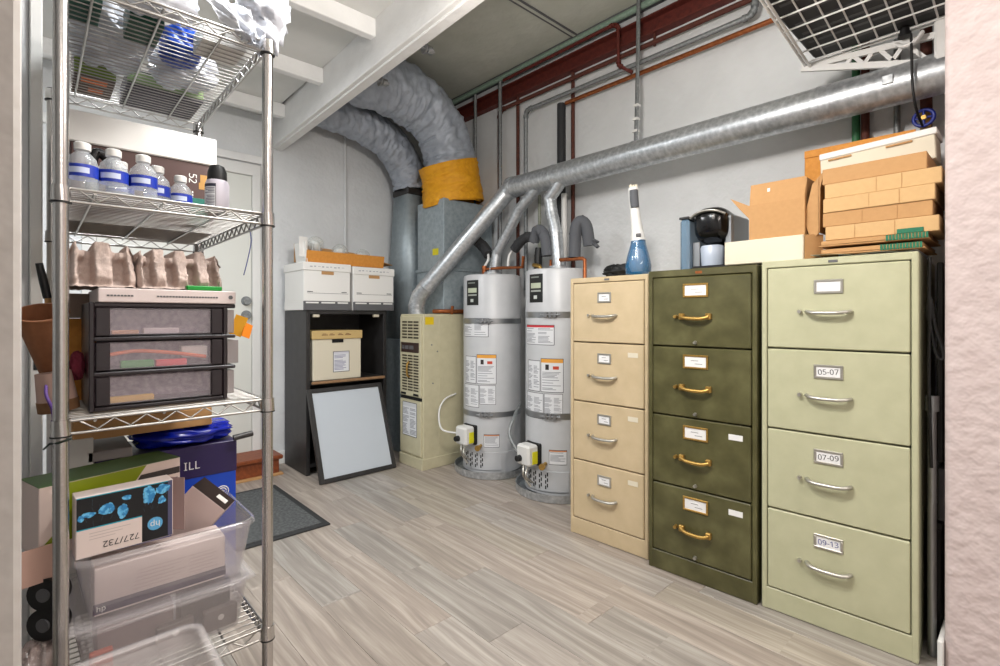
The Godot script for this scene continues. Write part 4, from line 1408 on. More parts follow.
func shelf(t: Node3D, y: float):
	var st := S()
	var r := 0.0031
	var d := 0.026
	var x0 := RX0 + 0.004
	var x1 := RX1 - 0.004
	var z0 := RZ0
	var z1 := RZ1
	# edge trusses
	for z in [z0, z1]:
		tube(st, [Vector3(x0 + 0.01, y, z), Vector3(x1 - 0.01, y, z)], r, 7)
		tube(st, [Vector3(x0 + 0.01, y - d, z), Vector3(x1 - 0.01, y - d, z)], r, 7)
		var zig := []
		var n := 12
		for i in n + 1:
			zig.append(Vector3(lerpf(x0 + 0.025, x1 - 0.025, float(i) / n), y - 0.003 if i % 2 == 0 else y - d + 0.003, z))
		tube(st, zig, 0.0022, 6)
	for x in [x0, x1]:
		tube(st, [Vector3(x, y, z0 - 0.01), Vector3(x, y, z1 + 0.01)], r, 7)
		tube(st, [Vector3(x, y - d, z0 - 0.01), Vector3(x, y - d, z1 + 0.01)], r, 7)
		var zig := []
		var n := 30
		for i in n + 1:
			zig.append(Vector3(x, y - 0.003 if i % 2 == 0 else y - d + 0.003, lerpf(z0 - 0.02, z1 + 0.02, float(i) / n)))
		tube(st, zig, 0.0022, 6)
	var sh := part(t, "shelf", st, M.wire)
	st = S()
	# support rods along the length, then the deck wires across
	for x in [0.09, 0.21, 0.335]:
		tube(st, [Vector3(x, y - 0.005, z0), Vector3(x, y - 0.005, z1)], 0.0028, 6)
	var n2 := 31
	for i in n2:
		var z := lerpf(z0 - 0.02, z1 + 0.02, float(i) / (n2 - 1))
		tube(st, [Vector3(x0, y, z), Vector3(x1, y, z)], 0.0017, 5)
	var dw := part(sh, "deck_wires", st, M.wire)
	dw.set_meta("kind", "stuff")

# ---------------------------------------------------------------- things on the rack
func carton(called: String, label: String, a: Vector3, b: Vector3, m: Material, turn := 0.0, category := "box", group := "") -> Node3D:
	var c := (a + b) * 0.5
	var t := local_thing(called, label, category, Vector3(c.x, minf(a.y, b.y), c.z), turn, group)
	var s := (b - a).abs()
	var st := S()
	cbox(st, Vector3(0, s.y / 2, 0), s, 0.0018)
	part(t, "body", st, m)
	return t

# lumpy closed bag between two corners
func bag(called: String, label: String, a: Vector3, b: Vector3, m: Material, seed_: int, lump := 0.25, square := 2.6):
	var c := (a + b) * 0.5
	var h := (b - a).abs() * 0.5
	var f := noise_of(seed_, 1.0, FastNoiseLite.TYPE_SIMPLEX_SMOOTH, 3)
	var st := S()
	sheet(st, 40, 22, func(u: float, v: float):
		var t: float = u * TAU
		var q: float = (v - 0.5) * PI
		var d := Vector3(cos(t) * cos(q), sin(q), sin(t) * cos(q))
		var k := 1.0 / pow(pow(absf(d.x), square) + pow(absf(d.y), square) + pow(absf(d.z), square), 1.0 / square)
		var n := f.get_noise_3d(d.x * 1.8, d.y * 1.8, d.z * 1.8) - 0.6 * absf(f.get_noise_3d(d.x * 3.5 + 4.0, d.y * 3.5, d.z * 3.5))
		var p := d * k * (1.0 + lump * minf(n, 0.15))
		return c + Vector3(p.x * h.x, maxf(p.y, -1.0) * h.y, p.z * h.z), true)
	return solo(called, st, m, label, "bag")

func water_bottle(at: Vector3, label: String):
	var t := thing("water_bottle", label, "bottle", at, "small water bottles on the second shelf")
	var st := S()
	lathe(st, [Vector2(0, 0.0), Vector2(0.024, 0.0), Vector2(0.0275, 0.006), Vector2(0.0275, 0.026), Vector2(0.0265, 0.030), Vector2(0.0275, 0.034), Vector2(0.0275, 0.064), Vector2(0.024, 0.078), Vector2(0.014, 0.090), Vector2(0.0115, 0.093), Vector2(0.0115, 0.100), Vector2(0, 0.100)], at, 24)
	part(t, "bottle", st, clear_plastic(Color(0.90, 0.93, 0.95), 0.26, 0.06))
	st = S()
	lathe(st, [Vector2(0.0279, 0.036), Vector2(0.0279, 0.062)], at, 24)
	var lb := part(t, "paper_label", st, flat(Color(0.10, 0.20, 0.62), 0.35), "blue label")
	st = S()
	wrap_label(st, at, 0.0281, 1.2, 2.6, 0.043, 0.055, 8)
	part(lb, "label_print", st, flat(Color(0.74, 0.78, 0.88), 0.4))
	st = S()
	lathe(st, [Vector2(0, 0.096), Vector2(0.0145, 0.096), Vector2(0.0148, 0.110), Vector2(0.012, 0.1125), Vector2(0, 0.113)], at, 20)
	part(t, "cap", st, M.white_plastic)

func rack_goods():
	var st: SurfaceTool
	# ---- second shelf
	var y2 := 1.3685
	water_bottle(Vector3(0.074, y2, -1.395), "small water bottle at the left end of the front row")
	water_bottle(Vector3(0.128, y2, -1.405), "small water bottle second from the left post")
	water_bottle(Vector3(0.150, y2, -1.505), "small water bottle standing behind the front row, half hidden")
	water_bottle(Vector3(0.183, y2, -1.41), "small water bottle in the middle of the front row")
	water_bottle(Vector3(0.222, y2, -1.49), "small water bottle second from the right, set back")
	water_bottle(Vector3(0.282, y2, -1.55), "small water bottle at the right end beside the teal box")
	var t := thing("spray_can", "white spray can with a black cap at the shelf's right end", "can", Vector3(0.336, y2, -1.41))
	var c := Vector3(0.336, y2, -1.41)
	st = S()
	lathe(st, [Vector2(0, 0), Vector2(0.0255, 0), Vector2(0.027, 0.004), Vector2(0.027, 0.072), Vector2(0.024, 0.081), Vector2(0.019, 0.084), Vector2(0, 0.085)], c, 24)
	part(t, "can_body", st, flat(Color(0.80, 0.78, 0.82), 0.3))
	st = S()
	wrap_label(st, c, 0.0273, 1.9, 3.3, 0.01, 0.07, 10)
	part(t, "printed_label", st, notice(64, 80, Color(0.2, 0.2, 0.28), 19, 1, false, Color(0.3, 0.3, 0.38)))
	st = S()
	lathe(st, [Vector2(0, 0.08), Vector2(0.0225, 0.08), Vector2(0.0215, 0.104), Vector2(0.016, 0.118), Vector2(0.008, 0.1215), Vector2(0, 0.122)], c, 20)
	part(t, "cap", st, M.black)
	carton("small_box", "small teal box between the bottles and the spray can", Vector3(0.315, y2, -1.65), Vector3(0.362, y2 + 0.075, -1.62), flat(Color(0.05, 0.42, 0.36), 0.5))
	var bb := thing("carton", "long brown carton with a white lid behind the water bottles", "box", Vector3(0.24, y2, -1.9))
	st = S()
	bx(st, Vector3(0.068, y2, -2.03), Vector3(0.41, 1.6, -1.757), 0.003)
	part(bb, "body", st, flat(Color(0.27, 0.16, 0.14), 0.5))
	st = S()
	bx(st, Vector3(0.06, 1.578, -2.036), Vector3(0.416, 1.662, -1.75), 0.003)
	part(bb, "lid", st, M.white_card)
	st = S()
	bx(st, Vector3(0.368, 1.50, -1.7568), Vector3(0.388, 1.52, -1.7558), 0.0)
	bx(st, Vector3(0.372, 1.52, -1.7568), Vector3(0.392, 1.545, -1.7558), 0.0)
	part(bb, "gold_emblem", st, flat(Color(0.68, 0.50, 0.22), 0.5))
	words(bb, "lettering", "52", 0.022, Vector3(0.352, 1.53, -1.7565), Basis(Vector3.BACK, -PI / 2), M.white_card)
	st = S()
	for k in 6:
		bx(st, Vector3(0.350, 1.44 + k * 0.009, -1.7568), Vector3(0.353, 1.446 + k * 0.009, -1.7558), 0.0)
	part(bb, "small_print", st, M.white_card)
	st = S()
	tube(st, curve([Vector3(0.105, y2 + 0.004, -1.62), Vector3(0.103, y2 + 0.12, -1.62), Vector3(0.115, y2 + 0.155, -1.62), Vector3(0.14, y2 + 0.135, -1.62), Vector3(0.155, y2 + 0.09, -1.62)], 5), 0.012, 8)
	solo("black_gadget", st, M.black, "black curved plastic gadget behind the left bottles", "clamp")  # small black item of unknown use, shaped as a bent tube
	# ---- top shelf, seen through the wires from below
	var y1 := 1.8008
	carton("small_box", "teal box at the front left of the top shelf", Vector3(0.053, y1, -1.53), Vector3(0.11, y1 + 0.10, -1.42), flat(Color(0.05, 0.30, 0.25), 0.5))
	carton("small_box", "dark green box in the middle of the top shelf", Vector3(0.16, y1, -1.55), Vector3(0.228, y1 + 0.06, -1.43), flat(Color(0.06, 0.28, 0.22), 0.5))
	carton("small_box", "white box at the front right of the top shelf", Vector3(0.305, y1, -1.52), Vector3(0.405, y1 + 0.05, -1.41), M.white_card)
	t = carton("small_box", "brown printed box with green edge at the back left of the top shelf", Vector3(0.08, y1, -2.03), Vector3(0.175, y1 + 0.10, -1.86), flat(Color(0.24, 0.15, 0.09), 0.6))
	st = S()
	bx(st, Vector3(-0.0475, 0.002, 0.085), Vector3(0.0475, 0.05, 0.0865), 0.0)
	part(t, "green_band", st, flat(Color(0.42, 0.50, 0.18), 0.6))
	st = S()
	bx(st, Vector3(-0.03, -0.0006, 0.03), Vector3(0.03, 0.002, 0.07), 0.0)
	bx(st, Vector3(-0.01, -0.0006, -0.05), Vector3(0.025, 0.002, -0.01), 0.0)
	part(t, "orange_print", st, flat(Color(0.70, 0.36, 0.12), 0.6))
	t = carton("foam_block", "dark speckled block at the back right of the top shelf", Vector3(0.20, y1, -2.035), Vector3(0.40, y1 + 0.05, -1.845), tri_tex(flat(Color.WHITE, 0.85), mottle(Color(0.15, 0.14, 0.17), Color(0.36, 0.34, 0.38), 72, 0.06), 5.0), 0.0, "block")
	st = S()
	bx(st, Vector3(-0.1, 0.01, 0.0945), Vector3(0.1, 0.045, 0.0965), 0.0)
	part(t, "green_label", st, flat(Color(0.45, 0.55, 0.35), 0.6))
	bag("plastic_bag", "bright blue plastic bag lying on the top shelf", Vector3(0.245, y1, -1.66), Vector3(0.335, y1 + 0.09, -1.535), flat(Color(0.08, 0.26, 0.66), 0.3), 5, 0.35, 3.5)
	var film := clear_plastic(Color(0.74, 0.75, 0.78), 0.82, 0.3)
	bag("plastic_bag", "white plastic bag stuffed along the left of the top shelf", Vector3(0.05, y1, -1.85), Vector3(0.235, y1 + 0.13, -1.555), film, 9, 0.5, 3.0)
	bag("plastic_bag", "white plastic bag behind the blue bag on the top shelf", Vector3(0.24, y1, -1.84), Vector3(0.41, y1 + 0.10, -1.665), film, 10, 0.5, 3.0)
	bag("plastic_bag", "white plastic bag at the top shelf's front centre", Vector3(0.115, y1, -1.425), Vector3(0.285, y1 + 0.10, -1.335), film, 14, 0.5, 3.0)
	# crumpled white bag over the right front corner
	var fn := noise_of(15, 1.0, FastNoiseLite.TYPE_SIMPLEX_SMOOTH, 3)
	t = thing("plastic_bag", "crumpled white plastic bag hanging over the rack's top right corner", "bag", Vector3(0.43, 1.80, -1.35))
	st = S()
	sheet(st, 30, 30, func(u: float, v: float):
		var q: float = (v - 0.5) * PI
		var a: float = u * TAU
		var d := Vector3(cos(a) * cos(q), sin(q), sin(a) * cos(q))
		var n := fn.get_noise_3d(d.x * 2.2, d.y * 2.2, d.z * 2.2) - 0.9 * absf(fn.get_noise_3d(d.x * 3.3 + 5.0, d.y * 3.3, d.z * 3.3))
		var p := d * (1.0 + 0.45 * n)
		return Vector3(0.435 + p.x * 0.065, 1.915 + p.y * 0.115, -1.385 + p.z * 0.06), true)
	part(t, "bulge", st, film)
	st = S()
	sheet(st, 24, 20, func(u: float, v: float):
		var w: float = lerpf(0.085, 0.012, pow(v, 0.8))
		var x: float = 0.355 + 0.05 * v + (u - 0.5) * w * 2.0
		var y: float = 1.885 - 0.105 * v - 0.02 * sin(v * 3.0)
		var z: float = -1.30 + 0.02 * fn.get_noise_2d(u * 5.0, v * 4.0) - 0.02 * absf(sin(u * 9.0 + v * 2.0)) - 0.04 * pow(1.0 - v, 2.0)
		return Vector3(x, y + 0.012 * fn.get_noise_2d(u * 4.0 + 3.0, v * 3.0), z))
	part(t, "trailing_film", st, film)
	# ---- third shelf
	drawer_unit()
	# ---- bottom shelf
	bottom_goods()
	left_side_goods()

func drawer_unit():
	var y := 0.9035
	var z := -1.372
	var zb := -1.66
	var t := thing("drawer_tower", "black three drawer desktop organizer with see-through drawer fronts", "drawers", Vector3(0.22, y, -1.52))
	var st := S()
	var x0 := 0.083
	var x1 := 0.35
	var h := 0.236
	bx(st, Vector3(x0, y, zb), Vector3(x0 + 0.010, y + h, z), 0.003)
	bx(st, Vector3(x1 - 0.010, y, zb), Vector3(x1, y + h, z), 0.003)
	bx(st, Vector3(x0 + 0.008, y + h - 0.010, zb), Vector3(x1 + 0.018, y + h, z + 0.001), 0.003)
	bx(st, Vector3(x0 + 0.008, y, zb), Vector3(x1 - 0.008, y + 0.010, z), 0.003)
	bx(st, Vector3(x0 + 0.008, y, zb), Vector3(x1 - 0.008, y + h - 0.01, zb + 0.008), 0.002)
	for k in [1, 2]:
		bx(st, Vector3(x0 + 0.008, y + k * 0.076, zb), Vector3(x1 + 0.018, y + k * 0.076 + 0.009, z + 0.002), 0.002)
	var dark := flat(Color(0.135, 0.105, 0.12), 0.35)
	part(t, "frame", st, dark)
	var pane := clear_plastic(Color(0.84, 0.79, 0.83), 0.14, 0.12)
	for k in 3:
		var a := y + 0.012 + k * 0.0755
		var b := a + 0.062
		st = S()
		bx(st, Vector3(x0 + 0.011, a, z - 0.012), Vector3(0.119, b, z + 0.001), 0.002)
		bx(st, Vector3(0.314, a, z - 0.012), Vector3(x1 - 0.011, b, z + 0.001), 0.002)
		bx(st, Vector3(0.117, a, z - 0.012), Vector3(0.316, a + 0.003, z), 0.001)
		var dr := part(t, "drawer", st, dark)
		st = S()
		bx(st, Vector3(0.118, a + 0.002, z - 0.006), Vector3(0.315, b - 0.001, z - 0.003), 0.0008)
		part(dr, "clear_front", st, pane)
		st = S()
		bx(st, Vector3(x1 + 0.001, a + 0.001, z - 0.20), Vector3(x1 + (0.016 if k != 1 else 0.026), b - 0.003, z - 0.004), 0.001)
		part(dr, "tray_side", st, clear_plastic(Color(0.70, 0.66, 0.66), 0.7, 0.3))
		st = S()
		bx(st, Vector3(x0 + 0.012, a, zb + 0.012), Vector3(x1 - 0.012, a + 0.002, z - 0.013), 0.0)
		part(dr, "tray_floor", st, flat(Color(0.62, 0.57, 0.60), 0.6))
		st = S()
		bx(st, Vector3(x0 + 0.012, a + 0.002, z - 0.10), Vector3(x1 - 0.012, b - 0.004, z - 0.097), 0.0)
		part(dr, "tray_back", st, M.murk)
	# contents showing through
	st = S()
	var a1 := y + 0.012 + 0.0755 + 0.002
	tube(st, curve([Vector3(0.12, a1 + 0.032, z - 0.012), Vector3(0.17, a1 + 0.038, z - 0.014), Vector3(0.24, a1 + 0.03, z - 0.013), Vector3(0.305, a1 + 0.018, z - 0.012)], 5), 0.0045, 7)
	solo("orange_strap", st, flat(Color(0.86, 0.42, 0.22), 0.6), "orange strap seen through the middle drawer", "strap")
	carton("small_box", "green printed box inside the middle drawer", Vector3(0.138, a1, z - 0.03), Vector3(0.20, a1 + 0.017, z - 0.009), flat(Color(0.12, 0.55, 0.22), 0.5))
	carton("small_box", "red printed box inside the middle drawer", Vector3(0.203, a1, z - 0.03), Vector3(0.265, a1 + 0.016, z - 0.009), flat(Color(0.82, 0.18, 0.22), 0.5))
	carton("small_box", "white card packet inside the middle drawer", Vector3(0.255, a1 + 0.0175, z - 0.05), Vector3(0.31, a1 + 0.045, z - 0.018), M.white_card)
	carton("small_box", "yellow and white strip box inside the lowest drawer", Vector3(0.119, y + 0.0145, z - 0.03), Vector3(0.20, y + 0.028, z - 0.009), flat(Color(0.84, 0.66, 0.25), 0.5))
	carton("small_box", "orange packet lying in the top drawer", Vector3(0.122, y + 0.1655, z - 0.03), Vector3(0.172, y + 0.175, z - 0.012), flat(Color(0.78, 0.55, 0.40), 0.5))
	carton("small_box", "pale packet lying in the top drawer", Vector3(0.18, y + 0.1655, z - 0.035), Vector3(0.25, y + 0.179, z - 0.014), flat(Color(0.80, 0.74, 0.76), 0.5))
	# flat white box on top
	var yb := y + h + 0.0005
	t = carton("flat_box", "flat white box lying on top of the black drawers", Vector3(0.098, yb, -1.64), Vector3(0.368, yb + 0.031, -1.368), flat(Color(0.84, 0.79, 0.78), 0.5))
	st = S()
	for q in [[-0.12, -0.075, 0.0], [-0.03, 0.095, 0.0]]:
		var x: float = q[0]
		while x < q[1]:
			bx(st, Vector3(x, 0.013, 0.136), Vector3(x + 0.0045, 0.0165, 0.1367), 0.0)
			x += 0.006
	part(t, "small_print", st, M.grey_card)
	st = S()
	cyl(st, Vector3(0.123, 0.016, 0.1355), Vector3(0.123, 0.016, 0.1368), 0.005, 0.005, 14)
	part(t, "round_mark", st, M.grey_card)
	# green card and pulp trays
	var yt := yb + 0.0315
	carton("battery_pack", "bright green card pack on the flat white box", Vector3(0.262, yt, -1.395), Vector3(0.338, yt + 0.011, -1.372), flat(Color(0.02, 0.55, 0.18), 0.4), 4.0, "pack")
	pulp_tray("moulded grey pulp packing tray at the left end above the drawers", 0.05, 0.168, yt, 1, 0.104)
	pulp_tray("moulded grey pulp packing tray at the right end above the drawers", 0.170, 0.345, yt, 2, 0.098)
	# beige box and ball of oddments left of the drawers
	carton("small_box", "beige box with a red line left of the drawers", Vector3(0.038, 1.105, -1.69), Vector3(0.115, 1.165, -1.60), flat(Color(0.64, 0.56, 0.50), 0.6))
	carton("small_box", "orange brown box below the beige box left of the drawers", Vector3(0.042, y, -1.70), Vector3(0.112, 1.104, -1.60), M.orange_kraft)
	# yellow folded card right of the drawers
	t = thing("folded_card", "orange folded card sticking out right of the drawers", "card", Vector3(0.40, 1.05, -1.40))
	st = S()
	cbox(st, Vector3(0.384, 1.085, -1.405), Vector3(0.030, 0.052, 0.002), 0.0, Basis(Vector3.UP, -0.5) * Basis(Vector3.BACK, -0.35))
	part(t, "panel", st, flat(Color(0.93, 0.68, 0.16), 0.6))
	st = S()
	cbox(st, Vector3(0.404, 1.072, -1.402), Vector3(0.026, 0.036, 0.002), 0.0, Basis(Vector3.UP, 0.5) * Basis(Vector3.BACK, -0.35))
	part(t, "panel", st, flat(Color(0.88, 0.50, 0.06), 0.6))

func pulp_tray(label: String, x0: float, x1: float, y: float, seed_: int, h: float):
	var f := noise_of(80 + seed_, 1.0, FastNoiseLite.TYPE_SIMPLEX_SMOOTH, 3)
	var t := thing("pulp_tray", label, "packing tray", Vector3((x0 + x1) / 2, y, -1.47))
	var st := S()
	var w := x1 - x0
	var cells := maxi(2, roundi(w / 0.048))
	var zf := -1.385
	var zb := -1.60
	sheet(st, cells * 22, 70, func(u: float, v: float):
		var x: float = x0 + u * w
		# path: rim at the front foot, up the face, over the top, down the back
		var yy := 0.0
		var zz := 0.0
		if v < 0.08:
			yy = 0.002 + 0.004 * v / 0.08
			zz = zf + 0.010 - 0.010 * v / 0.08
		elif v < 0.5:
			var k := (v - 0.08) / 0.42
			yy = 0.006 + (h - 0.006) * k
			zz = zf - 0.045 * pow(k, 1.6)
		elif v < 0.7:
			var k := (v - 0.5) / 0.2
			yy = h
			zz = lerpf(zf - 0.045, zb + 0.04, k)
		else:
			var k := (v - 0.7) / 0.3
			yy = lerpf(h, 0.002, k)
			zz = lerpf(zb + 0.04, zb, k)
		var ph: float = u * cells
		var post := smoothstep(0.45, 0.8, absf(cos(ph * PI)))
		var cell := 1.0 - post
		var kf := smoothstep(0.05, 0.14, v) * smoothstep(0.68, 0.56, v)
		# recessed windows between the posts, split by a belt
		var belt := smoothstep(0.10, 0.04, absf(v - 0.40)) * (0.35 if int(ph + 0.5) % 3 == 1 else 1.0)
		zz -= kf * cell * (0.040 - 0.030 * belt)
		yy -= smoothstep(0.40, 0.50, v) * smoothstep(0.78, 0.70, v) * cell * 0.020
		zz += 0.010 * smoothstep(0.08, 0.16, v) * smoothstep(0.32, 0.2, v) * post
		# ends fall away round
		var e := minf(u, 1.0 - u) * w
		var ed := clampf(1.0 - e / 0.016, 0.0, 1.0)
		yy *= 1.0 - 0.38 * ed * ed
		zz -= 0.02 * ed * ed * (1.0 if v < 0.5 else -0.5)
		var n := f.get_noise_3d(x * 70.0, yy * 70.0, zz * 70.0) * 0.0028
		return Vector3(x + n, y + maxf(yy + n, 0.001), zz + n))
	part(t, "shell", st, M.pulp)
	st = S()
	for s in [x0 + 0.004, x1 - 0.004]:
		ext(st, [Vector2(zf - 0.012, 0.002), Vector2(zb + 0.008, 0.002), Vector2(zb + 0.04, h * 0.62), Vector2(zf - 0.055, h * 0.62)], 0.003, Transform3D(Basis(Vector3(0, 0, 1), Vector3(0, 1, 0), Vector3(-1, 0, 0)), Vector3(s, y, 0)))
	part(t, "end_wall", st, M.pulp)

# open tote: rounded rectangle walls that taper downwards
func tote(called: String, label: String, a: Vector3, b: Vector3, m: Material, taper := 0.02, rim := 0.008, seed_ := 0) -> Node3D:
	var t := thing(called, label, "bin", Vector3((a.x + b.x) / 2, a.y, (a.z + b.z) / 2))
	var c := (a + b) * 0.5
	var hx := (b.x - a.x) / 2
	var hz := (b.z - a.z) / 2
	var lvl := func(y: float, inset: float, r: float) -> Array:
		var p := []
		for q in [[1, 1], [-1, 1], [-1, -1], [1, -1]]:
			for i in 6:
				var base: float = {[1, 1]: 0.0, [-1, 1]: PI / 2, [-1, -1]: PI, [1, -1]: PI * 1.5}[q]
				var an := base + PI / 2 * i / 5.0
				p.append(Vector3(c.x + q[0] * (hx - inset - r) + r * cos(an), y, c.z + q[1] * (hz - inset - r) + r * sin(an)))
		return p
	var st := S()
	var h := b.y - a.y
	sg += 1
	st.set_smooth_group(sg)
	var lo: Array = lvl.call(a.y, taper + rim, 0.02)
	var hi: Array = lvl.call(b.y - 0.012, rim, 0.03)
	var lo2: Array = lvl.call(a.y + 0.003, taper + rim + 0.0025, 0.02)
	var hi2: Array = lvl.call(b.y - 0.012, rim + 0.0025, 0.03)
	skin(st, lo, hi, Vector3(c.x, a.y + h / 2, c.z))
	sg += 1
	st.set_smooth_group(sg)
	for i in lo2.size():
		var j := (i + 1) % lo2.size()
		var m2: Vector3 = (lo2[i] + lo2[j] + hi2[i] + hi2[j]) * 0.25
		poly(st, [lo2[i], lo2[j], hi2[j], hi2[i]], m2 + (m2 - Vector3(c.x, m2.y, c.z)))
	st.set_smooth_group(-1)
	poly(st, lo, c)
	poly(st, lo2, Vector3(c.x, a.y - 1.0, c.z))
	part(t, "tub", st, m)
	st = S()
	var r0: Array = lvl.call(b.y - 0.012, 0.0, 0.035)
	var r1: Array = lvl.call(b.y, 0.002, 0.035)
	var r2: Array = lvl.call(b.y, rim + 0.002, 0.03)
	var r3: Array = lvl.call(b.y - 0.012, rim, 0.03)
	sg += 1
	st.set_smooth_group(sg)
	skin(st, r0, r1, c)
	for i in r1.size():
		var j := (i + 1) % r1.size()
		poly(st, [r1[i], r1[j], r2[j], r2[i]], r1[i] - Vector3(0, 1, 0))
		poly(st, [r2[i], r2[j], r3[j], r3[i]], (r2[i] - c) * 2.0 + c)
	part(t, "rim", st, m)
	return t

func printed(t: Node3D, called: String, im: Image, c: Vector3, u: Vector3, v: Vector3):
	var m := flat(Color.WHITE, 0.45)
	m.albedo_texture = ImageTexture.create_from_image(im)
	var st := S()
	card(st, c, u, v, 0.0006)
	return part(t, called, st, m)

func bottom_goods():
	var ys := 0.3305
	var bin := clear_plastic(Color(0.88, 0.86, 0.87), 0.17, 0.2)
	# lower lidded bin and upper open bin
	var lb := tote("plastic_bin", "clear plastic bin on the bottom shelf, under the other bin", Vector3(0.052, ys, -1.66), Vector3(0.405, 0.452, -1.345), bin, 0.018)
	var st := S()
	bx(st, Vector3(0.050, 0.4525, -1.662), Vector3(0.408, 0.460, -1.342), 0.003)
	part(lb, "lid", st, bin)
	tote("plastic_bin", "clear open plastic bin holding cartons, on top of the lower bin", Vector3(0.052, 0.4605, -1.66), Vector3(0.415, 0.597, -1.345), bin, 0.022)
	# in the lower bin
	carton("small_box", "dark grey box inside the lower clear bin", Vector3(0.255, ys + 0.004, -1.46), Vector3(0.365, ys + 0.11, -1.405), flat(Color(0.20, 0.19, 0.22), 0.5))
	var pk := [["grey slanted pack in the lower bin, nearest the right corner", 0.30, -1.392], ["grey slanted pack in the lower bin, left of the other pack", 0.205, -1.395]]
	for q in pk:
		var d := carton("small_box", q[0], Vector3(q[1], ys + 0.004, q[2] - 0.008), Vector3(q[1] + 0.075, ys + 0.055, q[2] + 0.010), flat(Color(0.40, 0.37, 0.36), 0.5), 3.0)
		st = S()
		cyl(st, Vector3(0.0, 0.028, 0.009), Vector3(0.0, 0.028, 0.0098), 0.007, 0.007, 14)
		part(d, "round_mark", st, M.white_card)
	carton("small_box", "pale box inside the lower clear bin at the left", Vector3(0.10, ys + 0.004, -1.55), Vector3(0.245, ys + 0.09, -1.42), flat(Color(0.66, 0.60, 0.60), 0.5))
	carton("small_box", "red and orange packet inside the lower clear bin", Vector3(0.085, ys + 0.004, -1.40), Vector3(0.125, ys + 0.05, -1.385), flat(Color(0.84, 0.40, 0.30), 0.5))
	# long white carton inside the upper bin, pressed to its front
	var t := carton("carton", "long white carton with a dark lower band inside the upper bin", Vector3(0.092, 0.4645, -1.46), Vector3(0.345, 0.566, -1.375), flat(Color(0.86, 0.80, 0.79), 0.5))
	st = S()
	bx(st, Vector3(-0.128, 0.004, 0.0425), Vector3(0.128, 0.026, 0.0432), 0.0)
	part(t, "dark_band", st, flat(Color(0.27, 0.23, 0.30), 0.5))
	st = S()
	for k in 6:
		bx(st, Vector3(-0.06 + 0.002 * k, 0.034 + k * 0.008, 0.0425), Vector3(0.02 + 0.012 * (k % 3), 0.036 + k * 0.008, 0.0429), 0.0)
		bx(st, Vector3(0.05, 0.034 + k * 0.008, 0.0425), Vector3(0.11 - 0.01 * (k % 2), 0.036 + k * 0.008, 0.0429), 0.0)
	part(t, "small_print", st, flat(Color(0.78, 0.72, 0.71), 0.5))
	words(t, "maker_mark", "hp", 0.011, Vector3(-0.115, 0.015, 0.0436), Basis.IDENTITY, M.white_card)
	# green and white toner carton
	t = local_thing("carton", "green and white toner carton sticking out past the left post", "box", Vector3(0.123, 0.5985, -1.515), 15.5)
	st = S()
	cbox(st, Vector3(0, 0.075, 0), Vector3(0.277, 0.15, 0.115), 0.0015)
	part(t, "body", st, flat(Color(0.86, 0.79, 0.76), 0.5))
	st = S()
	plain(st, Vector3(0, 0.1503, 0), Vector3(0.276, 0.0008, 0.114))
	part(t, "green_top", st, flat(Color(0.20, 0.36, 0.03), 0.45), "dark green top")
	st = S()
	ext(st, [Vector2(-0.1375, 0.02), Vector2(-0.105, 0.055), Vector2(-0.105, 0.149), Vector2(0.062, 0.149), Vector2(0.015, 0.085), Vector2(-0.04, 0.03)], 0.0008, Transform3D(Basis.IDENTITY, Vector3(0, 0, 0.0578)))
	part(t, "lime_wedge", st, flat(Color(0.50, 0.56, 0.02), 0.45), "lime green wedge")
	st = S()
	ext(st, [Vector2(0.05, 0.128), Vector2(0.04, 0.112), Vector2(0.137, 0.112), Vector2(0.137, 0.128)], 0.0008, Transform3D(Basis.IDENTITY, Vector3(0, 0, 0.0578)))
	bx(st, Vector3(0.075, 0.098, 0.0575), Vector3(0.132, 0.102, 0.0581), 0.0)
	bx(st, Vector3(0.065, 0.088, 0.0575), Vector3(0.132, 0.092, 0.0581), 0.0)
	part(t, "dark_stripe", st, flat(Color(0.22, 0.20, 0.20), 0.5))
	# ink carton printed with feathery blue shapes
	var hp := local_thing("carton", "black and white ink carton printed with blue feathers", "box", Vector3(0.147, 0.5985, -1.398), 3.5)
	st = S()
	cbox(st, Vector3(0, 0.065, 0), Vector3(0.175, 0.13, 0.05), 0.001)
	part(hp, "body", st, flat(Color(0.85, 0.79, 0.77), 0.5))
	var W := 350
	var H := 260
	var im := Image.create(W, H, false, Image.FORMAT_RGB8)
	im.fill(Color(0.86, 0.80, 0.78))
	im.fill_rect(Rect2i(0, 0, W, int(H * 0.53)), Color(0.035, 0.04, 0.06))
	im.fill_rect(Rect2i(int(W * 0.66), 0, W, H), Color(0.035, 0.04, 0.06))
	im.fill_rect(Rect2i(0, int(H * 0.525), int(W * 0.66), 5), Color(0.10, 0.62, 0.72))
	im.fill_rect(Rect2i(0, 0, W, 4), Color(0.10, 0.62, 0.72))
	im.fill_rect(Rect2i(int(W * 0.95), 0, W, H), Color(0.30, 0.30, 0.42))
	for q in [[0.30, 0.27, 0.085, 0.10, -0.7], [0.46, 0.36, 0.06, 0.13, 0.1], [0.74, 0.18, 0.075, 0.17, 0.35], [0.90, 0.12, 0.09, 0.09, 0.0], [0.12, 0.30, 0.07, 0.05, 0.3], [0.88, 0.32, 0.05, 0.07, -0.4], [0.50, 0.14, 0.05, 0.05, 0.8], [0.04, 0.34, 0.035, 0.06, 0.0]]:
		blob(im, q, Color(0.16, 0.50, 0.74), Color(0.42, 0.74, 0.90))
	var rng := RandomNumberGenerator.new()
	rng.seed = 21
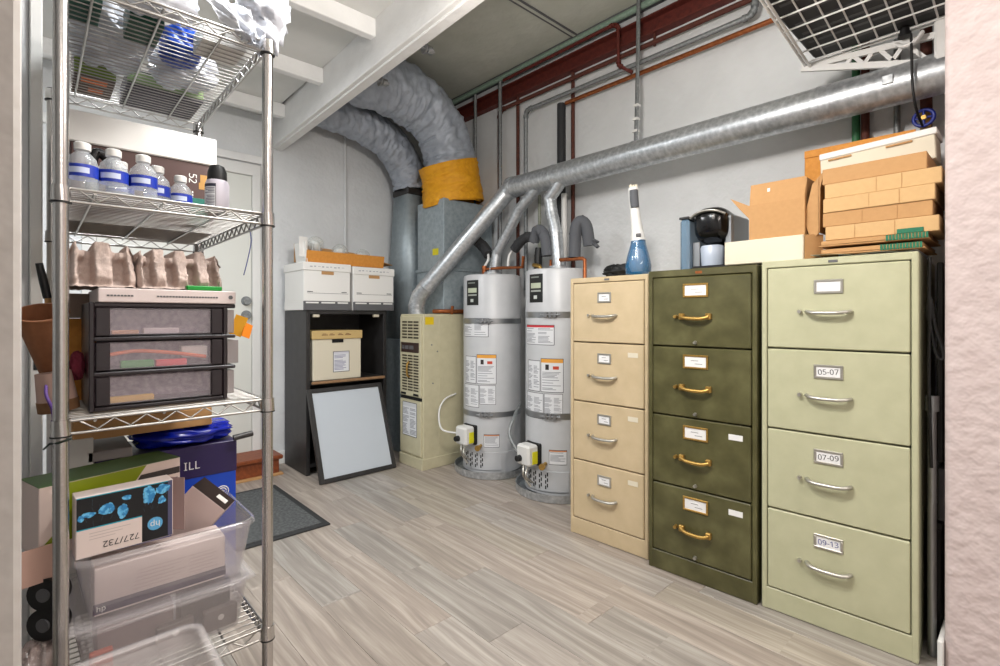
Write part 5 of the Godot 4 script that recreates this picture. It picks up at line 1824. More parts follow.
	for k in 26:
		var x := rng.randf_range(0.05, 0.95) * W
		var y := rng.randf_range(0.05, 0.45) * H
		var dx := rng.randf_range(-0.5, 0.4)
		for j in rng.randi_range(12, 34):
			var px := int(x + dx * j)
			var py := int(y + j)
			if px > 1 and px < W - 2 and py > 5 and py < H * 0.52:
				im.set_pixel(px, py, Color(0.25, 0.34, 0.40))
	disc(im, int(W * 0.805), int(H * 0.72), 30, Color(0.35, 0.66, 0.85))
	for k in 3:
		im.fill_rect(Rect2i(int(W * 0.12), int(H * (0.62 + k * 0.05)), int(W * (0.42 - 0.08 * k)), 2), Color(0.68, 0.62, 0.62))
	printed(hp, "front_print", im, Vector3(0, 0.065, 0.0252), Vector3(0.172, 0, 0), Vector3(0, 0.127, 0))
	words(hp, "lettering", "727/732", 0.0135, Vector3(-0.010, 0.020, 0.0262), Basis(Vector3.BACK, PI), M.ink)
	words(hp, "maker_mark", "hp", 0.013, Vector3(0.0525, 0.036, 0.0262), Basis(Vector3.BACK, PI), M.white_card)
	st = S()
	cbox(st, Vector3(0.098, 0.064, 0.0), Vector3(0.002, 0.124, 0.046), 0.0, Basis(Vector3.UP, 0.7))
	part(hp, "open_flap", st, flat(Color(0.62, 0.53, 0.52), 0.6))
	# tipped carton at the right of the upper bin
	t = thing("carton", "white carton with a dark brown edge tipped inside the upper bin", "box", Vector3(0.315, 0.50, -1.50))
	var B := Basis(Vector3.UP, -0.6) * Basis(Vector3.BACK, -0.72)
	var c := Vector3(0.318, 0.583, -1.535)
	st = S()
	cbox(st, c, Vector3(0.105, 0.13, 0.07), 0.0015, B)
	part(t, "body", st, flat(Color(0.83, 0.75, 0.73), 0.5))
	st = S()
	cbox(st, c + B * Vector3(0.0, 0.0655, 0), Vector3(0.104, 0.001, 0.069), 0.0, B)
	part(t, "dark_edge", st, flat(Color(0.15, 0.09, 0.07), 0.5))
	st = S()
	cbox(st, c + B * Vector3(0.025, 0.0663, 0.0), Vector3(0.03, 0.001, 0.02), 0.0, B)
	part(t, "edge_print", st, M.white_card)
	# blue and purple boot box
	t = thing("carton", "large blue carton with a purple upper half behind the bins", "box", Vector3(0.29, ys, -1.8))
	st = S()
	bx(st, Vector3(0.118, ys + 0.001, -1.90), Vector3(0.458, 0.672, -1.702), 0.002)
	part(t, "body", st, flat(Color(0.02, 0.24, 0.68), 0.4))
	st = S()
	bx(st, Vector3(0.116, 0.63, -1.902), Vector3(0.460, 0.725, -1.70), 0.002)
	part(t, "purple_lid", st, flat(Color(0.14, 0.09, 0.28), 0.4))
	words(t, "lettering", "ILL", 0.024, Vector3(0.338, 0.668, -1.6995), Basis.IDENTITY, M.white_card)
	st = S()
	for rr in [0.017, 0.011]:
		var ring_ := []
		for i in 25:
			var a := TAU * i / 24.0
			ring_.append(Vector3(0.42 + rr * cos(a), 0.572 + rr * sin(a), -1.7015))
		tube(st, ring_, 0.0016, 5)
	cyl(st, Vector3(0.42, 0.572, -1.7025), Vector3(0.42, 0.572, -1.701), 0.006, 0.006, 12)
	bx(st, Vector3(0.352, 0.566, -1.7025), Vector3(0.388, 0.568, -1.701), 0.0)
	bx(st, Vector3(0.387, 0.54, -1.7025), Vector3(0.389, 0.568, -1.701), 0.0)
	part(t, "white_emblem", st, M.white_card)
	# grey-white box at its left, blue bag, brown tray
	carton("small_box", "flat grey box under the brown tray at the left", Vector3(0.10, 0.7255, -1.90), Vector3(0.195, 0.752, -1.69), flat(Color(0.55, 0.53, 0.52), 0.5))
	bag("plastic_bag", "shiny blue plastic pouch lying on the purple carton", Vector3(0.20, 0.7255, -1.90), Vector3(0.462, 0.783, -1.69), flat(Color(0.03, 0.12, 0.62), 0.22), 31, 0.3, 3.2)
	t = carton("cardboard_tray", "shallow brown cardboard tray just under the third shelf", Vector3(0.07, 0.7835, -1.93), Vector3(0.39, 0.836, -1.695), M.kraft, 0.0, "tray")
	st = S()
	bx(st, Vector3(-0.157, 0.0525, -0.113), Vector3(0.157, 0.0545, 0.113), 0.0)
	part(t, "pale_top", st, M.kraft_pale)
	st = S()
	cyl(st, Vector3(0.445, 0.736, -1.68), Vector3(0.50, 0.742, -1.68), 0.009, 0.009, 10)
	solo("dark_rod", st, M.charcoal, "short dark rod beside the blue pouch", "rod")
	# pale lidded papers behind the toner carton
	carton("small_box", "pale box standing behind the green toner carton at the left", Vector3(0.055, 0.3335, -1.78), Vector3(0.112, 0.79, -1.69), flat(Color(0.80, 0.80, 0.78), 0.5))
	# dark shoe-like mass below the bottom shelf, what it is stays unclear
	st = S()
	tube(st, curve([Vector3(0.30, 0.06, -1.45), Vector3(0.35, 0.09, -1.43), Vector3(0.42, 0.10, -1.40)], 4), [0.045, 0.05, 0.055, 0.058, 0.06, 0.06, 0.055, 0.05, 0.04], 12)
	solo("dark_mass", st, M.rubber, "dark crumpled glove on the floor under the rack", "glove")
	# open tote in the very front
	var pv := clear_plastic(Color(0.88, 0.86, 0.86), 0.3, 0.2)
	tote("plastic_bin", "clear plastic tote standing on the floor in front of the rack", Vector3(-0.08, 0.0, -1.235), Vector3(0.262, 0.455, -0.72), pv, 0.035, 0.014)

func blob(im: Image, q: Array, c0: Color, c1: Color):
	var W := im.get_width()
	var H := im.get_height()
	var ca := cos(q[4])
	var sa := sin(q[4])
	var f := noise_of(int(q[0] * 1000.0), 0.03, FastNoiseLite.TYPE_SIMPLEX_SMOOTH, 3)
	for y in range(maxi(4, int((q[1] - q[3] * 1.4) * H)), mini(int(H * 0.52), int((q[1] + q[3] * 1.4) * H))):
		for x in range(maxi(0, int((q[0] - q[2] * 1.6) * W)), mini(W, int((q[0] + q[2] * 1.6) * W))):
			var dx: float = (float(x) / W - q[0]) / q[2]
			var dy: float = (float(y) / H - q[1]) / q[3]
			var a: float = dx * ca - dy * sa
			var b: float = dx * sa + dy * ca
			var n := f.get_noise_2d(x, y)
			if a * a + b * b * (1.0 + 0.5 * a) < 0.85 + n * 0.45:
				im.set_pixel(x, y, c0.lerp(c1, clampf(0.45 + n * 2.2 + 0.25 * sin(a * 9.0 + n * 6.0), 0, 1)))

func disc(im: Image, cx: int, cy: int, r: int, c: Color):
	for y in range(-r, r + 1):
		for x in range(-r, r + 1):
			if x * x + y * y <= r * r:
				im.set_pixel(cx + x, cy + y, c)

# things squeezed between the left post and the wall end
func left_side_goods():
	var st := S()
	var c := Vector3(0.027, 0.99, -1.48)
	var B := Basis(Vector3.BACK, 0.14) * Basis(Vector3.RIGHT, 0.42)
	lathe(st, [Vector2(0.0, 0.0), Vector2(0.022, 0.0), Vector2(0.044, 0.137), Vector2(0.0465, 0.138), Vector2(0.0465, 0.142), Vector2(0.0425, 0.142), Vector2(0.021, 0.004), Vector2(0.0, 0.004)], c, 28, B)
	solo("paper_cup", st, tri_tex(flat(Color.WHITE, 0.7), mottle(Color(0.50, 0.32, 0.20), Color(0.58, 0.38, 0.25), 73, 0.02), 5.0), "tall brown paper cup wedged behind the left post", "cup")
	st = S()
	B = Basis(Vector3.BACK, 0.12)
	c = Vector3(0.038, 0.906, -1.44)
	lathe(st, [Vector2(0, 0), Vector2(0.033, 0), Vector2(0.034, 0.02), Vector2(0.034, 0.022), Vector2(0.030, 0.084), Vector2(0, 0.085)], c, 24, B)
	var o := solo("tape_roll", st, flat(Color(0.72, 0.60, 0.55), 0.6), "cream and brown roll below the brown cup", "roll")
	st = S()
	lathe(st, [Vector2(0.0335, 0.001), Vector2(0.0352, 0.001), Vector2(0.0352, 0.024), Vector2(0.0335, 0.024)], c, 24, B)
	part(o, "brown_band", st, M.kraft_dark)
	st = S()
	bag("cloth_bundle", "small dark pink cloth bundle between the cup and the drawers", Vector3(0.055, 0.965, -1.50), Vector3(0.083, 1.03, -1.46), flat(Color(0.50, 0.16, 0.24), 0.8), 41, 0.4, 2.4)
	var t := thing("paint_brush", "black handled brush sticking up behind the brown cup", "brush", Vector3(0.02, 1.0, -1.52))
	st = S()
	tube(st, [Vector3(0.020, 1.15, -1.52), Vector3(0.013, 1.19, -1.52), Vector3(0.006, 1.228, -1.52)], [0.008, 0.0085, 0.007], 10)
	part(t, "handle", st, M.black)
	st = S()
	tube(st, [Vector3(0.020, 1.155, -1.52), Vector3(0.03, 1.0, -1.52), Vector3(0.035, 0.906, -1.52)], 0.006, 8)
	part(t, "shaft", st, M.kraft)
	st = S()
	tube(st, curve([Vector3(0.02, 0.985, -1.44), Vector3(0.016, 0.95, -1.40), Vector3(0.026, 0.915, -1.395), Vector3(0.03, 0.87, -1.41)], 5), 0.003, 6)
	solo("purple_cord", st, flat(Color(0.42, 0.30, 0.62), 0.5), "thin purple cord hanging below the brown cup", "cord")
	# cardboard strip, black discs of unclear kind, clear bag
	t = thing("cardboard_strip", "pale pink cardboard flap jutting left past the post", "cardboard", Vector3(0.01, 0.56, -1.42))
	st = S()
	cbox(st, Vector3(0.012, 0.590, -1.42), Vector3(0.075, 0.075, 0.004), 0.0, Basis(Vector3.UP, 0.1) * Basis(Vector3.BACK, 0.06))
	part(t, "panel", st, flat(Color(0.78, 0.64, 0.58), 0.7))
	for q in [["black disc behind the left post, upper one", 0.525], ["black disc behind the left post, lower one", 0.462]]:
		st = S()
		var w := Vector3(0.022, q[1], -1.43)
		cyl(st, w + Vector3(-0.01, 0, 0.012), w + Vector3(0.01, 0, -0.012), 0.034, 0.034, 24)
		o = solo("black_disc", st, M.black, q[0], "disc", "discs behind the left post")
		st = S()
		cyl(st, w + Vector3(-0.012, 0, 0.014), w + Vector3(-0.009, 0, 0.011), 0.014, 0.014, 16)
		part(o, "hub", st, M.grey_card)
	bag("plastic_bag", "crinkled clear plastic bag at the foot of the left post", Vector3(-0.035, 0.333, -1.47), Vector3(0.05, 0.43, -1.36), clear_plastic(Color(0.62, 0.55, 0.53), 0.55, 0.15), 51, 0.6, 2.4)

# ---------------------------------------------------------------- things on the filing cabinets
func cabinet_top_goods():
	var st: SurfaceTool
	# hand vacuum standing on its bowl
	var c := Vector3(2.15, 1.303, -1.325)
	var t := thing("hand_vacuum", "blue and white cordless hand vacuum standing on the tan cabinet", "vacuum", c)
	st = S()
	lathe(st, [Vector2(0, 0.001), Vector2(0.05, 0.001), Vector2(0.060, 0.012), Vector2(0.062, 0.05), Vector2(0.052, 0.10), Vector2(0.038, 0.15), Vector2(0.034, 0.175), Vector2(0, 0.176)], c, 28)
	var cyan := clear_plastic(Color(0.03, 0.40, 0.60), 0.6, 0.08)
	part(t, "dust_bowl", st, cyan, "clear blue bowl")
	st = S()
	lathe(st, [Vector2(0, 0.02), Vector2(0.034, 0.022), Vector2(0.046, 0.05), Vector2(0.040, 0.09), Vector2(0.026, 0.13), Vector2(0, 0.14)], c, 24)
	part(t, "inner_filter", st, M.white_plastic, "white filter inside the bowl")
	st = S()
	var nk := [c + Vector3(0, 0.172, 0), c + Vector3(0.0, 0.20, -0.003), c + Vector3(0.0, 0.25, -0.010), c + Vector3(0.0, 0.33, -0.020), c + Vector3(0.0, 0.40, -0.026), c + Vector3(0.0, 0.435, -0.028)]
	tube(st, curve(nk, 4), [0.036, 0.036, 0.035, 0.034, 0.033, 0.031, 0.029, 0.028, 0.027, 0.026, 0.025, 0.025, 0.024, 0.024, 0.024, 0.024, 0.025, 0.025, 0.026, 0.026, 0.024], 16)
	part(t, "handle", st, M.white_plastic)
	st = S()
	tube(st, [c + Vector3(-0.010, 0.335, -0.012), c + Vector3(-0.012, 0.37, -0.015), c + Vector3(-0.012, 0.42, -0.018)], [0.020, 0.021, 0.020], 14)
	part(t, "grip_pad", st, M.foam, "dark grey grip")
	st = S()
	for j in 5:
		var a := j * 1.25
		cyl(st, c + Vector3(cos(a) * 0.008, 0.430, -0.028 + sin(a) * 0.008), c + Vector3(cos(a) * 0.016, 0.447 + 0.004 * (j % 2), -0.028 + sin(a) * 0.016), 0.010, 0.006, 8)
	part(t, "top_button", st, M.cream_card)
	st = S()
	cbox(st, c + Vector3(-0.028, 0.195, 0.018), Vector3(0.012, 0.018, 0.024), 0.003, Basis(Vector3.UP, 0.6))
	part(t, "latch", st, M.grey_card)
	bag("dark_pouch", "small black pouch on the tan cabinet behind the hand vacuum", Vector3(2.20, 1.303, -1.60), Vector3(2.33, 1.385, -1.38), M.black, 61, 0.4, 2.4)
	# coffee maker
	t = thing("coffee_maker", "black and silver pod coffee maker with a blue tank on the green cabinet", "coffee maker", Vector3(2.2, 1.309, -0.98))
	st = S()
	var y := 1.309
	bx(st, Vector3(2.13, y, -1.02), Vector3(2.36, y + 0.02, -0.86), 0.006)
	bx(st, Vector3(2.24, y + 0.018, -1.0), Vector3(2.37, y + 0.20, -0.875), 0.015)
	part(t, "base", st, M.black)
	st = S()
	bx(st, Vector3(2.13, y + 0.001, -1.078), Vector3(2.33, y + 0.235, -1.035), 0.012)
	part(t, "water_tank", st, clear_plastic(Color(0.42, 0.53, 0.62), 0.72, 0.1), "blue tinted water tank")
	st = S()
	bx(st, Vector3(2.128, y + 0.235, -1.08), Vector3(2.332, y + 0.245, -1.033), 0.004)
	part(t, "tank_lid", st, M.charcoal)
	st = S()
	sheet(st, 28, 14, func(u: float, v: float):
		var a: float = u * TAU
		var q: float = (v - 0.5) * PI
		var d := Vector3(cos(a) * cos(q), sin(q), sin(a) * cos(q))
		var k := 1.0 / pow(pow(absf(d.x), 3.2) + pow(absf(d.y), 3.2) + pow(absf(d.z), 3.2), 1.0 / 3.2)
		var p := d * k
		return Vector3(2.225 + p.x * 0.105, y + 0.195 + p.y * 0.078 + p.x * -0.012, -0.952 + p.z * 0.075), true)
	part(t, "brew_head", st, flat(Color(0.035, 0.035, 0.04), 0.18))
	st = S()
	tube(st, curve([Vector3(2.14, y + 0.235, -1.028), Vector3(2.122, y + 0.25, -0.99), Vector3(2.118, y + 0.255, -0.95), Vector3(2.122, y + 0.25, -0.91), Vector3(2.14, y + 0.235, -0.878)], 4), 0.010, 8, 0.6)
	part(t, "handle_band", st, M.nickel, "silver band")
	st = S()
	bx(st, Vector3(2.16, y + 0.02, -1.03), Vector3(2.17, y + 0.13, -1.0), 0.003)
	bx(st, Vector3(2.18, y + 0.015, -0.90), Vector3(2.36, y + 0.24, -0.862), 0.008)
	part(t, "side_shell", st, M.steel)
	st = S()
	lathe(st, [Vector2(0, 0.021), Vector2(0.045, 0.021), Vector2(0.05, 0.10), Vector2(0.045, 0.11), Vector2(0, 0.111)], Vector3(2.19, y, -0.955), 20)
	part(t, "cup_bay", st, flat(Color(0.66, 0.70, 0.76), 0.3))
	t.position.z -= 0.024
	# flat white carton across two cabinets, opened carton on top
	t = thing("carton", "flat white carton lying across the green and sage cabinets", "box", Vector3(2.2, 1.318, -0.735))
	st = S()
	bx(st, Vector3(2.085, 1.3185, -0.882), Vector3(2.34, 1.413, -0.592), 0.003)
	part(t, "body", st, M.cream_card)
	st = S()
	cbox(st, Vector3(2.115, 1.366, -0.566), Vector3(0.07, 0.092, 0.003), 0.0, Basis(Vector3.UP, -0.7))
	part(t, "end_flap", st, M.kraft)
	t = thing("carton", "opened brown carton with raised flaps on the flat white carton", "box", Vector3(2.2, 1.413, -0.69))
	st = S()
	var a0 := Vector3(2.10, 1.4135, -0.79)
	var a1 := Vector3(2.28, 1.553, -0.592)
	bx(st, Vector3(a0.x, a0.y, a0.z), Vector3(a0.x + 0.004, a1.y, a1.z), 0.0)
	bx(st, Vector3(a1.x - 0.004, a0.y, a0.z), Vector3(a1.x, a1.y, a1.z), 0.0)
	bx(st, Vector3(a0.x + 0.004, a0.y, a0.z), Vector3(a1.x - 0.004, a1.y, a0.z + 0.004), 0.0)
	bx(st, Vector3(a0.x + 0.004, a0.y, a1.z - 0.004), Vector3(a1.x - 0.004, a1.y, a1.z), 0.0)
	bx(st, Vector3(a0.x + 0.004, a0.y, a0.z + 0.004), Vector3(a1.x - 0.004, a0.y + 0.004, a1.z - 0.004), 0.0)
	part(t, "body", st, M.kraft)
	st = S()
	cbox(st, Vector3(2.110, 1.594, -0.691), Vector3(0.004, 0.084, 0.196), 0.0, Basis(Vector3.BACK, -0.16))
	part(t, "front_flap", st, M.kraft)
	st = S()
	cbox(st, Vector3(2.1095, 1.605, -0.72), Vector3(0.003, 0.014, 0.010), 0.001, Basis(Vector3.BACK, -0.16))
	part(t, "torn_patch", st, M.white_card)
	st = S()
	ext(st, [Vector2(-0.792, 1.553), Vector2(-0.792, 1.50), Vector2(-0.83, 1.545), Vector2(-0.868, 1.595)], 0.004, Transform3D(Basis(Vector3(0, 0, 1), Vector3(0, 1, 0), Vector3(-1, 0, 0)), Vector3(2.11, 0, 0)))
	part(t, "side_flap", st, M.kraft)
	st = S()
	cbox(st, Vector3(2.19, 1.591, -0.592), Vector3(0.16, 0.004, 0.076), 0.0, Basis(Vector3.RIGHT, -1.5))
	part(t, "side_flap", st, M.kraft)
	st = S()
	cbox(st, Vector3(2.295, 1.59, -0.691), Vector3(0.004, 0.08, 0.19), 0.0, Basis(Vector3.BACK, -0.5))
	part(t, "back_flap", st, M.kraft)
	# stack on the sage cabinet
	st = S()
	sheet(st, 16, 6, func(u: float, v: float):
		return Vector3(2.062 + v * 0.3, 1.3195 + 0.006 * absf(sin(u * 7.0)) * (1.0 - v) + (0.012 * pow(1.0 - u, 4.0)), lerpf(-0.565, -0.262, u)))
	solo("paper_sheet", st, M.paper, "white sheet of paper under the file folders on the sage cabinet", "paper")
	var fold := [["manila folder with a green edge, lowest in the carton stack", 1.328, -0.52, -0.245, -0.36], ["manila folder with a green edge, middle of three in the stack", 1.358, -0.52, -0.235, -0.345]]
	for q in fold:
		t = thing("file_folder", q[0], "folder", Vector3(2.2, q[1], -0.38), "file folders under the cartons")
		st = S()
		bx(st, Vector3(2.075, q[1], q[2]), Vector3(2.36, q[1] + 0.004, q[3]), 0.001)
		bx(st, Vector3(2.073, q[1] + 0.005, q[2] - 0.012), Vector3(2.36, q[1] + 0.020, q[3] - 0.006), 0.002)
		part(t, "covers", st, M.kraft)
		st = S()
		bx(st, Vector3(2.074, q[1] + 0.0005, q[2] - 0.02), Vector3(2.2, q[1] + 0.0045, q[2] + 0.06), 0.001)
		part(t, "dark_flap", st, M.kraft)
		st = S()
		var z: float = q[4]
		while z < q[3] - 0.006:
			bx(st, Vector3(2.0715, q[1] + 0.002, z), Vector3(2.0745, q[1] + 0.021, z + 0.0065), 0.001)
			z += 0.0085
		part(t, "green_edge", st, flat(Color(0.04, 0.40, 0.28), 0.6), "green ribbed edge")
	var lv := [
		["flat brown carton at the bottom of the stack with a green label", 1.381, 0.050, -0.523, -0.212, M.kraft_pale],
		["flat brown carton second from the bottom of the stack", 1.4315, 0.050, -0.532, -0.228, M.kraft],
		["flat brown carton third from the bottom of the stack", 1.482, 0.050, -0.530, -0.222, M.kraft_pale],
		["flat brown carton fourth from the bottom, reaching the pink wall", 1.5325, 0.052, -0.526, -0.206, M.kraft_pale],
	]
	for i in 4:
		var q: Array = lv[i]
		t = thing("flat_carton", q[0], "box", Vector3(2.22, q[1], -0.37), "flat cartons stacked on the sage cabinet")
		st = S()
		bx(st, Vector3(2.09 + 0.004 * (i % 2), q[1], q[3]), Vector3(2.36, q[1] + q[2], q[4]), 0.002)
		part(t, "body", st, q[5])
		st = S()
		bx(st, Vector3(2.0885 + 0.004 * (i % 2), q[1] + 0.001, -0.435 + 0.02 * i), Vector3(2.0905 + 0.004 * (i % 2), q[1] + q[2] - 0.001, -0.4343 + 0.02 * i), 0.0)
		bx(st, Vector3(2.0885 + 0.004 * (i % 2), q[1] + 0.001, -0.325 + 0.006 * i), Vector3(2.0905 + 0.004 * (i % 2), q[1] + q[2] - 0.001, -0.3235 + 0.006 * i), 0.0)
		part(t, "fold_lines", st, M.kraft)
		if i == 0:
			st = S()
			bx(st, Vector3(2.0865, q[1] + 0.0005, -0.318), Vector3(2.0905, q[1] + 0.016, -0.250), 0.001)
			part(t, "green_label", st, flat(Color(0.04, 0.40, 0.28), 0.6))
	# open carton on the stack with a hanging side
	t = thing("carton", "open brown carton topping the stack, its side flap hanging down", "box", Vector3(2.2, 1.585, -0.4))
	st = S()
	bx(st, Vector3(2.10, 1.5855, -0.535), Vector3(2.36, 1.642, -0.243), 0.002)
	part(t, "body", st, M.kraft)
	st = S()
	ext(st, [Vector2(-0.535, 1.642), Vector2(-0.572, 1.60), Vector2(-0.60, 1.47), Vector2(-0.575, 1.39), Vector2(-0.548, 1.42), Vector2(-0.546, 1.58)], 0.004, Transform3D(Basis(Vector3(0, 0, 1), Vector3(0, 1, 0), Vector3(-1, 0, 0)), Vector3(2.12, 0, 0)))
	part(t, "hanging_flap", st, M.kraft)
	st = S()
	cbox(st, Vector3(2.20, 1.52, -0.553), Vector3(0.17, 0.20, 0.004), 0.0)
	part(t, "hanging_side", st, M.kraft)
	# white carton and orange carton above
	t = thing("carton", "white carton tilted on top of the stack near the pink wall", "box", Vector3(2.3, 1.643, -0.4))
	var B := Basis(Vector3.RIGHT, -0.045)
	st = S()
	cbox(st, Vector3(2.34, 1.690, -0.412), Vector3(0.14, 0.085, 0.345), 0.003, B)
	part(t, "body", st, M.cream_card)
	st = S()
	cbox(st, Vector3(2.34, 1.742, -0.412), Vector3(0.150, 0.024, 0.352), 0.003, B)
	var lid := part(t, "lid", st, M.white_card)
	for z in [-0.52, -0.34]:
		st = S()
		cbox(st, Vector3(2.267, 1.723 - (z + 0.412) * -0.045, z), Vector3(0.006, 0.006, 0.075), 0.0, B)
		part(lid, "slot", st, M.kraft)
	t = thing("carton", "orange brown carton at the very top of the stack", "box", Vector3(2.45, 1.643, -0.45))
	st = S()
	cbox(st, Vector3(2.50, 1.728, -0.50), Vector3(0.13, 0.165, 0.375), 0.003, Basis(Vector3.RIGHT, 0.012))
	part(t, "body", st, M.orange_kraft)
	st = S()
	cbox(st, Vector3(2.432, 1.802, -0.50), Vector3(0.004, 0.03, 0.372), 0.0, Basis(Vector3.RIGHT, 0.012))
	part(t, "rolled_edge", st, M.orange_kraft)

# ---------------------------------------------------------------- wire shelf at the upper right
func upper_wire_shelf():
	var t := thing("wire_grid_shelf", "white wire grid shelf on a truss bracket at the upper right", "shelf", Vector3(2.15, 2.2, -0.42))
	var st := S()
	var z0 := -0.69
	var z1 := -0.19
	var xa := 1.60
	var xb := 2.455
	var y := 2.2
	for dz in [0.0, 0.018]:
		tube(st, [Vector3(xa, y - dz * 0.6, z0 + dz + 0.055), Vector3(xb, y - dz * 0.6, z0 + dz)], 0.0055, 8)
	tube(st, [Vector3(xb, y, z0), Vector3(xb, y, z1)], 0.005, 8)
	part(t, "edge_rails", st, M.white_plastic)
	var n := 9
	for i in range(1, n):
		st = S()
		var z := lerpf(z0 + 0.02, z1, float(i) / (n - 1))
		tube(st, [Vector3(xa, y + 0.004, z + 0.055 * (1.0 - float(i) / n)), Vector3(xb, y + 0.004, z)], 0.0034, 6)
		part(t, "long_wire", st, M.white_plastic)
	for i in range(0, 9):
		st = S()
		var x := xb - 0.03 - 0.108 * (8 - i) if i < 8 else xb - 0.03
		tube(st, [Vector3(x, y - 0.002, z0 + 0.055 * (xb - x) / (xb - xa)), Vector3(x, y - 0.002, z1)], 0.0034, 6)
		part(t, "cross_wire", st, M.white_plastic)
	# truss bracket at the far end
	var xf := Transform3D(Basis(Vector3(0, 0, 1), Vector3(0, 1, 0), Vector3(-1, 0, 0)), Vector3(2.462, 0, 0))
	var bar := func(s: SurfaceTool, p: Vector2, q: Vector2, w: float):
		var d := (q - p).normalized()
		var nn := Vector2(-d.y, d.x) * w / 2
		ext(s, [p - nn, q - nn, q + nn, p + nn], w * 0.62, xf)
	var tp := func(k: float) -> Vector2: return Vector2(lerpf(-0.705, -0.262, k), lerpf(2.197, 2.158, k))
	var bt := func(k: float) -> Vector2: return Vector2(lerpf(-0.705, -0.262, k), lerpf(2.193, 2.058, k))
	st = S()
	bar.call(st, tp.call(0.0), tp.call(1.0), 0.024)
	bar.call(st, bt.call(0.0), bt.call(1.0), 0.0245)
	for q in [[0.42, 0.36], [0.42, 0.52], [0.58, 0.50], [0.62, 0.74], [0.80, 0.70], [0.80, 0.97]]:
		bar.call(st, tp.call(q[0]), bt.call(q[1]), 0.015)
	part(t, "truss_bracket", st, M.white_plastic)
	st = S()
	bx(st, Vector3(2.43, 2.0, -0.262), Vector3(2.49, 2.5, -0.205), 0.008)
	part(t, "upright", st, M.white_plastic)
	st = S()
	tube(st, curve([Vector3(2.43, 2.155, -0.37), Vector3(2.42, 2.135, -0.345), Vector3(2.42, 2.14, -0.315), Vector3(2.43, 2.17, -0.295)], 4), 0.016, 10, 0.5)
	part(t, "bracket_cap", st, M.white_plastic)
	# dark load on it
	t = thing("storage_crate", "black ribbed crate lying on the white wire shelf", "crate", Vector3(2.1, 2.21, -0.4))
	st = S()
	bx(st, Vector3(1.64, 2.2085, -0.655), Vector3(2.445, 2.42, -0.215), 0.01)
	part(t, "tub", st, flat(Color(0.075, 0.08, 0.085), 0.6))
	for i in 9:
		st = S()
		bx(st, Vector3(1.67 + i * 0.085, 2.2076, -0.625), Vector3(1.69 + i * 0.085, 2.2095, -0.225), 0.001)
		part(t, "base_rib", st, M.charcoal)
	st = S()
	bx(st, Vector3(1.64, 2.30, -0.66), Vector3(2.44, 2.33, -0.20), 0.008)
	part(t, "flange", st, M.black)
	# clamp and cord
	t = thing("cord_clamp", "black clamp with a hanging cord at the shelf bracket", "clamp", Vector3(2.43, 2.17, -0.33))
	st = S()
	cyl(st, Vector3(2.42, 2.17, -0.345), Vector3(2.42, 2.185, -0.345), 0.022, 0.02, 16)
	cyl(st, Vector3(2.42, 2.185, -0.345), Vector3(2.42, 2.205, -0.345), 0.016, 0.014, 12)
	part(t, "clamp_head", st, M.black)
	st = S()
	tube(st, curve([Vector3(2.41, 2.17, -0.325), Vector3(2.405, 2.08, -0.322), Vector3(2.405, 1.98, -0.32), Vector3(2.44, 1.90, -0.315), Vector3(2.56, 1.86, -0.31)], 6), 0.0045, 8)
	part(t, "cord", st, M.black)

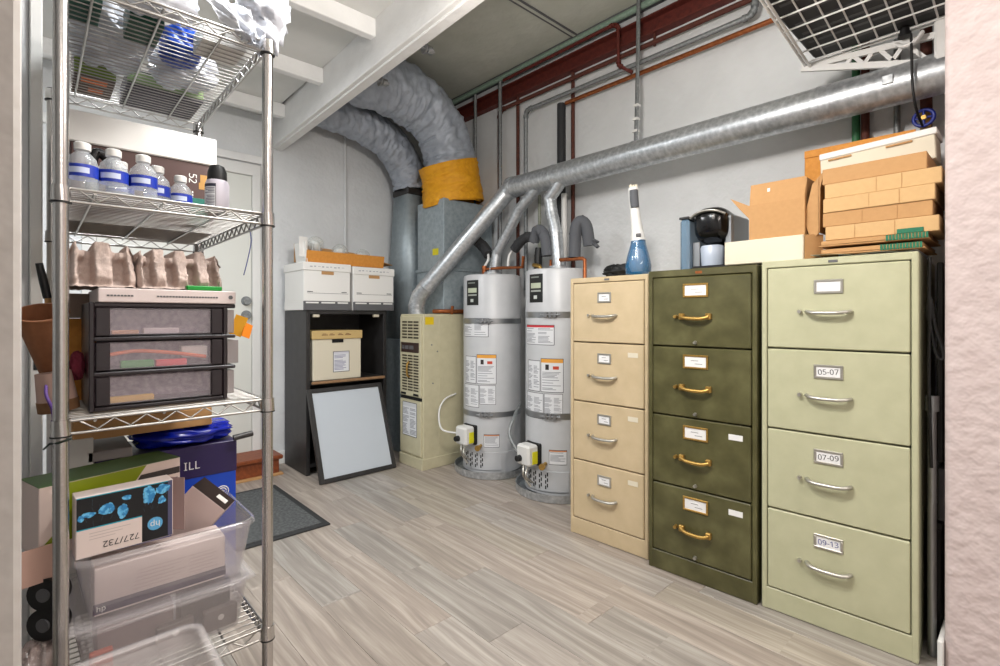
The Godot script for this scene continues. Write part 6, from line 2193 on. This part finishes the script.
# ---------------------------------------------------------------- floor things and the gap at the right
func small_stuff():
	var st := S()
	var t := thing("door_mat", "dark grey door mat on the floor in front of the step", "mat", Vector3(0.75, 0, -2.98))
	bx(st, Vector3(0.44, 0.0, -3.40), Vector3(1.15, 0.008, -2.56), 0.003)
	part(t, "rubber_backing", st, flat(Color(0.16, 0.165, 0.17), 0.8))
	st = S()
	bx(st, Vector3(0.475, 0.007, -3.365), Vector3(1.115, 0.012, -2.595), 0.002)
	part(t, "pile", st, M.mat)
	# wooden step at the door
	t = thing("wooden_step", "reddish brown wooden step below the door at the back wall", "step", Vector3(0.9, 0, -3.73))
	st = S()
	bx(st, Vector3(0.22, 0.012, -3.86), Vector3(1.255, 0.112, -3.63), 0.003)
	part(t, "riser", st, M.oak)
	st = S()
	bx(st, Vector3(0.2, 0.110, -3.865), Vector3(1.275, 0.138, -3.605), 0.006)
	part(t, "tread", st, M.oak)
	st = S()
	bx(st, Vector3(0.2, 0.0, -3.866), Vector3(1.275, 0.014, -3.60), 0.002)
	part(t, "foot_trim", st, flat(Color(0.72, 0.55, 0.36), 0.5))
	# blue cord hanging from the second shelf
	st = S()
	tube(st, curve([Vector3(0.424, 1.345, -1.45), Vector3(0.428, 1.31, -1.452), Vector3(0.42, 1.26, -1.455), Vector3(0.412, 1.22, -1.46)], 5), 0.0014, 5)
	solo("blue_cord", st, flat(Color(0.22, 0.26, 0.5), 0.5), "thin blue cord hanging from the second shelf's right edge", "cord")
	# narrow gap between the sage cabinet and the wall end
	st = S()
	bx(st, Vector3(2.22, 0.62, -0.232), Vector3(2.70, 1.29, -0.215), 0.003)
	solo("dark_board", st, M.charcoal, "dark grey board stored in the gap beside the sage cabinet", "board")
	st = S()
	tube(st, curve([Vector3(2.12, 1.30, -0.238), Vector3(2.115, 1.2, -0.24), Vector3(2.115, 1.10, -0.238), Vector3(2.12, 1.0, -0.225), Vector3(2.12, 0.97, -0.212), Vector3(2.12, 0.99, -0.205), Vector3(2.12, 1.06, -0.222), Vector3(2.115, 1.12, -0.236), Vector3(2.115, 0.9, -0.24), Vector3(2.12, 0.62, -0.235)], 6), 0.005, 8)
	tube(st, [Vector3(2.117, 1.17, -0.238), Vector3(2.117, 1.13, -0.238), Vector3(2.117, 1.09, -0.238)], [0.006, 0.012, 0.006], 10)
	solo("black_cord", st, M.black, "looped black cord hanging in the gap beside the sage cabinet", "cord")  # plain black cord, what it belongs to is unknown
	st = S()
	cyl(st, Vector3(2.15, 0.80, -0.236), Vector3(2.15, 0.85, -0.236), 0.018, 0.018, 16)
	cyl(st, Vector3(2.15, 0.50, -0.236), Vector3(2.15, 0.80, -0.236), 0.012, 0.012, 12)
	cyl(st, Vector3(2.15, 0.0, -0.236), Vector3(2.15, 0.5, -0.236), 0.012, 0.012, 12)
	solo("metal_tube", st, M.steel, "silver capped tube standing in the gap beside the sage cabinet", "tube")
	st = S()
	bx(st, Vector3(2.20, 0.0, -0.252), Vector3(2.62, 0.40, -0.216), 0.004)
	bx(st, Vector3(2.20, 0.40, -0.254), Vector3(2.62, 0.42, -0.215), 0.002)
	solo("dark_case", st, M.black, "flat black case standing low in the gap beside the sage cabinet", "case")
	st = S()
	bx(st, Vector3(2.21, 0.425, -0.23), Vector3(2.55, 0.60, -0.208), 0.01)
	solo("grey_folder", st, M.grey_card, "grey folder standing on the black case in the gap", "folder")
